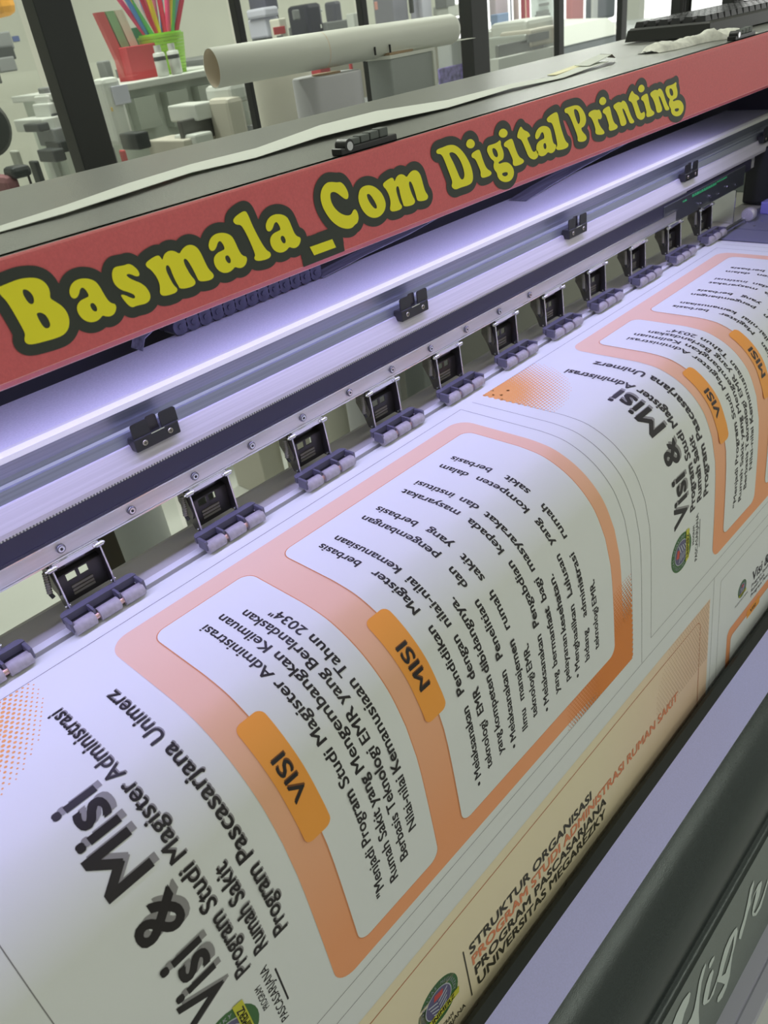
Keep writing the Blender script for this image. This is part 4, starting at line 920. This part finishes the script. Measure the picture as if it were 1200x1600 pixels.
# shorter rolls and boards standing on the floor, seen under the rail
wall_white = mat('white_wrapped_roll', (0.78, 0.82, 0.78), 0.5)
lows = [(0.440, 1.14, .07, 'short white roll with a lime label, seen through the gap under the rail')]
LR = [roll(cx, cy, r, -.42, wall_white, lb) for cx, cy, r, lb in lows]
q = MB(); q.box((0.420, 1.0690, -.625), (0.446, 1.0720, -.610)); q.box((0.424, 1.0685, -.620), (0.440, 1.069, -.615), dk_l := mat('label_black', (.02, .02, .02), .5)); q.build('lime_label', mat('lime_label', (0.35, 0.45, 0.05), 0.4), LR[0])
fc = root('floor_cabinet', (1.85, 1.42, -1.323), 'low grey cabinet added to darken the gap under the right end of the rail', 'cabinet')  # added to cover the bright view through the gap under the rail
MB().box((1.30, 1.32, -1.323), (3.70, 1.52, -.32), bev=.004).build('cabinet_body', mat('olive_grey_laminate', (0.30, 0.30, 0.26), .6), fc); MB().box((1.302, 1.316, -1.2), (1.94, 1.32, -.36)).build('door', mat('olive_grey_door', (0.26, 0.26, 0.23), .6), fc)
bd = root('leaning_board', (0.375, 1.03, -1.323), 'dark brown board standing behind the printer near the second roller bracket', 'board')
MB().box((0.350, 1.02, -1.323), (0.378, 1.04, -.40), bev=.002).build('board_panel', mat('dark_brown_board', (0.085, 0.07, 0.045), 0.6), bd)
# ================================================================== THE SHOP BEHIND THE GLASS
def bx(name, px0, py0, px1, py1, y, dep, m, parent=None, bev=0.004, down=None, **k):
    """box whose front face, at distance y, runs between two sight points (upper left, lower right)"""
    a = at(px0, py0, y=y); b = at(px1, py1, y=y); z0 = down if down is not None else b.z
    # seen obliquely, the box also shows its left side: keep side plus front within the measured width
    w = b.x-a.x; sl = max(a.x/y, .2); dep = min(dep, .55*w/sl); xl = a.x*(y+dep)/y
    q = MB().box((xl, y, min(a.z, z0)), (b.x, y+dep, max(a.z, z0)), bev=bev)
    return q.build(name, m, parent, **k)
white_pl = mat('off_white_plastic', (0.62, 0.64, 0.60), 0.45); warm_pl = mat('cream_plastic', (0.58, 0.55, 0.47), 0.5); lil_pl = mat('cool_white_plastic', (0.58, 0.58, 0.68), 0.45)
dk = mat('dark_grey_plastic', (0.05, 0.055, 0.055), 0.4); mid = mat('mid_grey_plastic', (0.22, 0.23, 0.23), 0.5)
red = mat('red_card', (0.52, 0.06, 0.07), 0.5); green = mat('lime_green_plastic', (0.30, 0.60, 0.05), 0.45); teal = mat('dark_green_plastic', (0.05, 0.22, 0.14), 0.5)
orange = mat('orange_plastic', (0.90, 0.42, 0.05), 0.5); shelfglass = mat('greenish_display_panel', (0.62, 0.67, 0.60), 0.3)
# display counter
ct = root('display_counter', tuple(at(260, 200, y=2.35)), 'pale green glass display counter carrying the pen basket', 'counter')
a = at(150, 131, y=2.2); b = at(330, 110, y=2.2)
q = MB(); q.box((a.x, 2.2, a.z-.03), (b.x+.25, 2.75, a.z-.012), bev=.003); q.build('counter_top', white_pl, ct)
q = MB(); q.box((a.x+.02, 2.24, -1.323), (b.x+.23, 2.72, a.z-.03)); q.build('counter_body', shelfglass, ct)
q = MB(); q.box((a.x, 2.215, a.z-.42), (b.x+.24, 2.24, a.z-.40)); q.build('shelf', mid, ct)
for k in range(5):
    q = MB(); xx = a.x+.10+k*.11; q.box((xx, 2.20, a.z-.13-.01*(k % 2)), (xx+.07, 2.238, a.z-.05)); q.build('goods_panel', mat('grey_green_packet', (0.48, 0.52, 0.46), 0.5), ct)
CT = a.z-.012
def onct(px, y=2.3): return at(px+16, 112, y=y).x
# red card box with exercise books
rx0, rx1 = onct(190), onct(237)
rb_ = root('red_box', ((rx0+rx1)/2, 2.34, CT), 'red card box of notebooks on the glass counter', 'box')
MB().box((rx0, 2.3, CT), (rx1, 2.38, CT+.085), bev=.002).build('box_body', red, rb_)
for k, (c, lab) in enumerate((((0.55, .10, .10), 'thin red notebook leaning leftmost in the red box'), ((.25, .42, .22), 'green notebook in the red box'), ((.70, .62, .5), 'cream notebook in the red box, beside the green cup'))):
    xx = rx0-.02+k*.030
    q = MB(); q.hexa([(xx+.02, 2.34, CT+.01), (xx+.046, 2.34, CT+.01), (xx+.046, 2.36, CT+.01), (xx+.02, 2.36, CT+.01), (xx-.02, 2.34, CT+.175), (xx+.006, 2.34, CT+.175), (xx+.006, 2.36, CT+.175), (xx-.02, 2.36, CT+.175)])
    tag(q.build('notebook', mat('notebook_%s' % ('red', 'green', 'cream')[k], c, 0.6)), lab, 'notebook', 'notebooks in the red box')
# green cup
gx0, gx1 = at(216, 60, y=2.4).x, at(242, 60, y=2.4).x
gc = root('pen_cup', ((gx0+gx1)/2, 2.44, CT), 'dark green pen cup standing behind the red box', 'cup')
q = MB(); q.tube(((gx0+gx1)/2, 2.44, CT), ((gx0+gx1)/2, 2.44, at(205, 44, y=2.4).z), .040, n=28, r2=.055); q.build('cup_wall', teal, gc)
# lime basket with woven bands and a bouquet of pencils
bx0, bx1 = onct(240, 2.28), onct(291, 2.28); bc = ((bx0+bx1)/2, 2.34); btop = at(262, 52, y=2.28).z
bk = root('pen_basket', (bc[0], bc[1], CT), 'lime green woven basket full of pens on the glass counter', 'basket')
q = MB(); hw = (bx1-bx0)/2
for k in range(12):
    z = CT+(btop-CT)*k/12; q.tube((bc[0], bc[1], z), (bc[0], bc[1], z+(btop-CT)/12*.92), hw*.93+.0022*k*.6, n=28, r2=hw*.95+.0022*k*.6)
q.build('basket_weave', green, bk)
q = MB(); q.tube((bc[0], bc[1], btop-.006), (bc[0], bc[1], btop+.004), hw*1.1, n=28); q.build('basket_rim', green, bk)
cols = [((.75, .08, .20), 'pink'), ((.10, .30, .70), 'blue'), ((.80, .65, .05), 'yellow'), ((.12, .50, .15), 'green'), ((.80, .25, .45), 'rose'), ((.80, .80, .78), 'white'), ((.60, .03, .08), 'red'), ((.20, .50, .60), 'teal')]
random.seed(11)
for k in range(24):
    c, cn = cols[k % 8]; f = (k-11.5)/11.5
    base_ = Vector((bc[0]+f*hw*.55, bc[1]+random.uniform(-.02, .02), btop-.03)); tip = base_+Vector((f*.10+random.uniform(-.01, .01), random.uniform(-.02, .03), .19+random.uniform(-.02, .03)))
    q = MB(); q.tube(base_, tip, .0075, n=8)
    side = 'left' if k < 8 else ('right' if k > 15 else 'middle')
    tag(q.build('pen', mat('pen_'+cn, c, 0.35)), '%s pen in the %s of the lime green basket' % (cn, side), 'pen', 'pens in the lime basket')
for i, (px, lb) in enumerate(((256, 'white correction bottle before the lime basket, left of two'), (278, 'white correction bottle before the lime basket, right of two'))):
    p = at(px, 118, y=2.235); o = root('glue_bottle', (p.x, 2.235, CT), lb, 'bottle', 'white bottles before the basket')
    q = MB(); q.tube((p.x, 2.235, CT), (p.x, 2.235, CT+.060), .017, n=20, bev=.003); q.build('bottle_body', white_pl, o)
    q = MB(); q.tube((p.x, 2.235, CT+.060), (p.x, 2.235, CT+.078), .010, n=16); q.build('bottle_cap', white_pl, o)
    q = MB(); q.tube((p.x, 2.235, CT+.040), (p.x, 2.235, CT+.050), .0176, n=20, cap=False); q.build('label_band', dk, o)
# card terminal and white appliance left of the counter goods
o = bx('card_reader', 149, 97, 181, 126, 2.15, .09, mid); tag(o, 'grey card reader on top of the white appliance beside the broad post', 'card reader')
wa = root('white_appliance', tuple(at(175, 180, y=2.1)), 'tall white appliance right of the broad black post', 'appliance')
bx('appliance_body', 140, 126, 214, 222, 2.1, .06, white_pl, wa, bev=.012); bx('front_panel', 172, 136, 206, 160, 2.095, .004, lil_pl, wa, bev=.001); bx('orange_badge', 172, 168, 178, 174, 2.09, .006, mat('amber', (.6, .4, .08), .5), wa)
tb2 = root('side_table', tuple(at(205, 225, y=2.0)), 'dark slim side table under the white appliance', 'table')
bx('table_top', 186, 214, 238, 230, 1.98, .3, dk, tb2); bx('leg', 178, 228, 188, 290, 1.98, .03, mid, tb2, down=-1.323); bx('leg', 196, 232, 200, 290, 1.98, .03, red, tb2, down=-1.323)
# open printer and big cream copier right of it
pr2 = root('desk_printer', tuple(at(300, 200, y=1.95)), 'cream desk printer with open tray, between the counter and the slim post', 'printer')
bx('printer_body', 272, 178, 345, 236, 1.95, .25, warm_pl, pr2, bev=.01); bx('open_lid', 262, 172, 342, 182, 1.93, .28, white_pl, pr2); bx('paper_slot', 275, 190, 338, 212, 1.945, .02, mat('shadow_grey', (.12, .12, .11), .5), pr2); bx('lower_tray', 272, 218, 340, 240, 1.90, .1, white_pl, pr2, bev=.006)
bx('lower_stand', 232, 232, 340, 262, 1.92, .2, warm_pl, pr2, down=-1.323)
cp = root('cream_copier', tuple(at(370, 190, y=1.85)), 'cream copier body behind the slim post below the tube end', 'copier')
bx('copier_body', 322, 160, 396, 232, 1.85, .45, warm_pl, cp, bev=.012, down=-1.323); bx('copier_lid', 318, 140, 396, 156, 1.86, .4, white_pl, cp, bev=.012); bx('control_strip', 362, 142, 388, 150, 1.875, .01, mid, cp)
# left of the broad post
dr = root('grey_machine_shelf', tuple(at(12, 80, y=3.0)), 'dark grey equipment stack on a wall shelf at the far left', 'equipment')
bx('shelf_unit', -40, 55, 24, 76, 3.0, .3, mid, dr); bx('lower_unit', -40, 78, 27, 92, 2.98, .32, dk, dr); bx('base_unit', -40, 96, 29, 110, 2.96, .34, mid, dr); bx('bracket', -10, 112, 5, 130, 2.99, .1, dk, dr)
o = bx('orange_bin', -45, -25, 33, 22, 2.6, .25, orange, bev=.03); tag(o, 'orange plastic bin at the top left corner', 'bin')
o = bx('blue_sticker', 18, 57, 32, 64, 4.594, .005, mat('blue_print', (.15, .2, .45), .5)); tag(o, 'small blue and white sticker on the wall, left', 'sticker')
dt = root('drawer_stack', tuple(at(80, 200, y=2.5)), 'stack of grey and white trays left of the broad black post', 'tray stack')
for k, (p0, p1, p2_, p3, mm) in enumerate(((58, 139, 92, 151, mid), (52, 153, 96, 164, white_pl), (50, 166, 98, 180, white_pl), (60, 182, 104, 191, dk), (22, 194, 104, 199, white_pl), (36, 198, 80, 203, dk), (56, 207, 112, 224, mid), (70, 226, 112, 236, dk))):
    bx('tray', p0, p1, p2_, p3, 2.5-.01*k, .3, mm, dt)
dk2 = root('black_desk', tuple(at(90, 260, y=2.35)), 'black framed desk left of the broad black post', 'desk')
bx('desk_edge', 58, 240, 106, 250, 2.35, .25, dk, dk2); bx('leg', 60, 248, 70, 330, 2.35, .04, dk, dk2, down=-1.323); bx('desk_panel', 72, 250, 105, 300, 2.6, .03, white_pl, dk2, down=-1.323)
ch = root('office_chair', tuple(at(10, 230, y=2.05)), 'black office chair cut by the left picture edge', 'chair')
q = MB(); p = at(-22, 200, y=2.1); q.tube((p.x, 2.1, p.z), (p.x, 2.13, p.z), .065, n=28, bev=.01); q.build('backrest', dk, ch)
bx('armrest', 2, 266, 54, 274, 2.0, .06, dk, ch, bev=.01); bx('arm_post', 46, 272, 54, 310, 2.02, .03, dk, ch); bx('back_post', -20, 235, 10, 330, 2.1, .05, mat('dark_navy', (.03, .035, .06), .5), ch); bx('seat', -20, 282, 42, 310, 2.02, .3, mat('dusty_rose_fabric', (.30, .14, .15), .8), ch, bev=.02)
o = bx('paper_stack', 14, 238, 42, 268, 2.3, .2, mat('grey_white_paper', (.42, .43, .38), .7)); tag(o, 'grey-white paper stack behind the chair arm at the left', 'paper')
BZ = at(437, 76, y=2.4).z
bc_ = root('rear_counter', tuple(at(520, 90, y=2.7)), 'long pale counter carrying the machines behind the tube', 'counter')
a = at(392, 76, y=2.4); b = at(700, 76, y=2.4)
MB().box((a.x, 2.38, BZ-.03), (b.x+.12, 3.3, BZ)).build('counter_top', mid, bc_); MB().box((a.x+.03, 2.42, -1.323), (b.x+.08, 3.28, BZ-.03)).build('counter_body', warm_pl, bc_)
# between slim posts: stacked cool white printers, black machine, box with red label
sp_ = root('stacked_printer', tuple(at(410, 30, y=2.6)), 'cool white laser printer stack right of the first slim post', 'printer')
bx('dark_glass_lid', 380, -40, 436, 14, 2.6, .4, mat('dark_violet_grey', (.10, .10, .14), .3), sp_); bx('white_tray', 383, 15, 437, 24, 2.55, .4, lil_pl, sp_, bev=.008); bx('dark_slot', 386, 24, 437, 30, 2.6, .3, dk, sp_); bx('lower_drawer', 386, 31, 440, 55, 2.57, .4, lil_pl, sp_, bev=.006); bx('base', 392, 56, 440, 90, 2.6, .4, mid, sp_, down=BZ)
rbx = root('toner_box', tuple(at(437, 45, y=2.4)), 'small white box with a red label before the black machine', 'box')
bx('box_body', 420, 31, 454, 72, 2.4, .1, mat('cream_card', (.66, .64, .56), .6), rbx, down=BZ); bx('red_label', 426, 43, 447, 52, 2.396, .003, red, rbx)
bx('grey_print', 432, 56, 443, 59, 2.396, .003, mid, rbx)
bmx = root('black_machine', tuple(at(495, 30, y=2.8)), 'black multi-function machine behind the tube', 'printer')
bx('machine_body', 446, 10, 510, 62, 2.8, .4, mat('blue_black_plastic', (.04, .04, .06), .35), bmx, bev=.015); bx('side_body', 505, 4, 538, 42, 2.85, .35, mat('grey_violet_plastic', (.12, .12, .15), .4), bmx, bev=.01); bx('silver_plate', 455, 16, 470, 30, 2.79, .01, mid, bmx); bx('foot_block', 450, 44, 560, 64, 2.78, .4, mid, bmx, down=BZ)
bx('status_light', 500, 14, 505, 18, 2.79, .01, white_pl, bmx); bx('status_light', 500, 38, 504, 44, 2.77, .01, white_pl, bmx)
o = bx('paper_stack', 540, 22, 562, 36, 2.6, .1, white_pl, down=BZ); tag(o, 'small pile of white paper beside the black machine', 'paper')
# between slim post and broad post
gw = root('grey_cabinet', tuple(at(650, 30, y=3.1)), 'lilac-grey cabinet with dark machines behind the middle of the tube', 'cabinet')
bx('cabinet_side', 578, -40, 640, 40, 3.1, .4, mat('lilac_grey_laminate', (.30, .30, .36), .5), gw, down=BZ); bx('white_door', 636, -40, 676, 28, 3.05, .4, lil_pl, gw); bx('dark_opening', 634, -40, 648, 20, 3.04, .02, dk, gw); bx('drawer', 676, 12, 720, 24, 3.0, .4, white_pl, gw); bx('upper_machine', 676, -40, 712, 10, 3.0, .4, mid, gw)
bx('pink_note', 584, 3, 591, 15, 3.09, .005, mat('pink_note', (.7, .35, .3), .6), gw)
TBZ = at(700, 135, y=1.95).z-.002
tt = root('packing_table', tuple(at(620, 135, y=1.98)), 'low packing table hidden behind the rolls and the carton', 'table')
a = at(455, 135, y=1.95); b = at(745, 135, y=1.95)
MB().box((a.x, 1.90, TBZ-.03), (b.x, 2.20, TBZ)).build('table_top', mid, tt)
for lx in (a.x, b.x-.04): MB().box((lx, 1.92, -1.323), (lx+.04, 1.96, TBZ-.03)).build('leg', dk, tt)
rr_ = bx('red_packet', 480, 106, 518, 116, 1.95, .1, red, down=TBZ); tag(rr_, 'red packet seen in the gap above the lilac roll', 'packet')
o = bx('red_bottle', 543, 92, 552, 104, 1.95, .03, red, bev=.006, down=TBZ); tag(o, 'small red bottle right of the red packet under the tube', 'bottle')
bg_ = root('water_pack', tuple(at(700, 110, y=1.95)), 'clear pack with a blue and violet print between the carton and the broad post', 'pack')
bx('pack_body', 681, 66, 728, 135, 1.95, .12, mat('hazy_film', (.46, .48, .47), .3), bg_, bev=.01); bx('printed_band', 683, 108, 726, 128, 1.945, .01, mat('violet_print', (.22, .18, .45), .4, noise=.6, nscale=60), bg_)
# right bays: copiers
wn_ = root('wall_notice', tuple(at(848, 15, y=3.0)), 'white notice sheet with grey lines left of the third broad post', 'notice')
bx('sheet', 829, -40, 866, 39, 3.0, .004, mat('notice_white', (.62, .68, .68), .6), wn_, bev=0)
for k, (yy, x0_, x1_) in enumerate(((-8, 840, 856), (6, 842, 858), (18, 838, 858), (24, 836, 860))): bx('text_line', x0_, yy, x1_, yy+1.6, 2.994, .004, mid, wn_, bev=0)
for nm, p0, p1, p2_, p3, yv, c, lb in (('display_board', 812, -40, 829, 40, 3.2, (.42, .06, .09), 'crimson panel just left of the white notice'), ('display_board', 819, -40, 823, 36, 3.18, (.80, .55, .45), 'bright salmon strip on the crimson panel'),
                                   ('pale_board', 800, -40, 812, 42, 3.3, (.55, .45, .45), 'pale rose panel left of the crimson panel'), ('pale_board', 795, -40, 801, 44, 3.3, (.10, .12, .20), 'narrow navy strip between pale panels'), ('pale_board', 762, -40, 795, 30, 3.4, (.52, .45, .52), 'pale lilac panel right of the broad post at the tube end'),
                                   ('blue_packet', 766, 24, 796, 46, 3.1, (.22, .30, .48), 'blue packet on the copier, right of the broad post')):
    o = bx(nm, p0, p1, p2_, p3, yv, .05, mat(nm+'_'+lb.split()[0]+'_'+lb.split()[1], c, .5)); tag(o, lb, 'board' if 'board' in nm else 'packet')
cp2 = root('wide_copier', tuple(at(820, 90, y=2.3)), 'wide pale copier behind the glass right of the broad post', 'copier')
bx('copier_lid', 764, 42, 868, 56, 2.35, .5, white_pl, cp2, bev=.02); bx('copier_top', 780, 56, 868, 66, 2.3, .5, warm_pl, cp2, bev=.01); bx('copier_body', 760, 66, 868, 135, 2.32, .5, mat('grey_green_plastic', (.42, .45, .42), .4), cp2, bev=.01, down=-1.323)
bx('control_panel', 823, 55, 858, 60, 2.29, .01, mid, cp2, bev=0); bx('dark_window', 773, 72, 850, 95, 2.31, .02, mat('smoky_window', (.20, .21, .20), .2), cp2, bev=.004); bx('tray_edge', 764, 95, 868, 99, 2.28, .05, white_pl, cp2)
cp3 = root('pale_copier', tuple(at(920, 60, y=2.6)), 'pale blue-white copier with a sloping lid before the rose cloth', 'copier')
a = at(882, 34, y=2.6); b = at(964, 28, y=2.6)
q = MB(); q.hexa([(a.x, 2.6, a.z-.11), (b.x+.1, 2.6, a.z-.11), (b.x+.1, 3.2, a.z-.06), (a.x, 3.2, a.z-.06), (a.x+.02, 2.72, a.z-.03), (b.x+.1, 2.72, a.z-.03), (b.x+.1, 3.2, a.z), (a.x, 3.2, a.z)]); q.build('copier_lid', white_pl, cp3)
q = MB(); q.box((a.x+.03, 2.64, -1.323), (b.x+.08, 3.15, a.z-.115), bev=.01); q.build('copier_body', mat('blue_grey_panel', (.34, .38, .44), .4), cp3)
o = bx('pink_apron', 884, -40, 912, 32, 3.4, .05, mat('rose_cloth', (.60, .24, .26), .7)); tag(o, 'rose coloured cloth hanging behind the pale copier', 'cloth')
o = bx('grey_jacket', 914, -40, 962, 26, 3.6, .08, mat('slate_cloth', (.16, .18, .22), .7), bev=.02); tag(o, 'slate grey jacket hanging right of the rose cloth', 'cloth')
o = bx('white_lanyard', 924, -40, 934, 28, 3.5, .02, mat('white_cloth', (.7, .72, .74), .7)); tag(o, 'white cloth strip hanging before the grey jacket', 'cloth')
cr_ = root('parked_car', tuple(at(1010, 40, y=3.3)), 'pale grey car shape outside the bright shop front', 'car')
q = MB(); a = at(985, 40, y=3.3); b = at(1052, 30, y=3.3)
q.prism_y([(a.x, -1.323), (b.x+.5, -1.323), (b.x+.5, a.z-.03), (b.x+.1, a.z), (a.x+.25, a.z-.01), (a.x+.08, a.z-.05), (a.x, a.z-.16)], 3.3, 4.2); q.build('car_body', mat('pale_car_paint', (.62, .66, .66), .3), cr_)
q = MB(); q.box((a.x+.15, 3.295, a.z-.12), (b.x+.2, 3.3, a.z-.03)); q.build('car_window', mid, cr_)
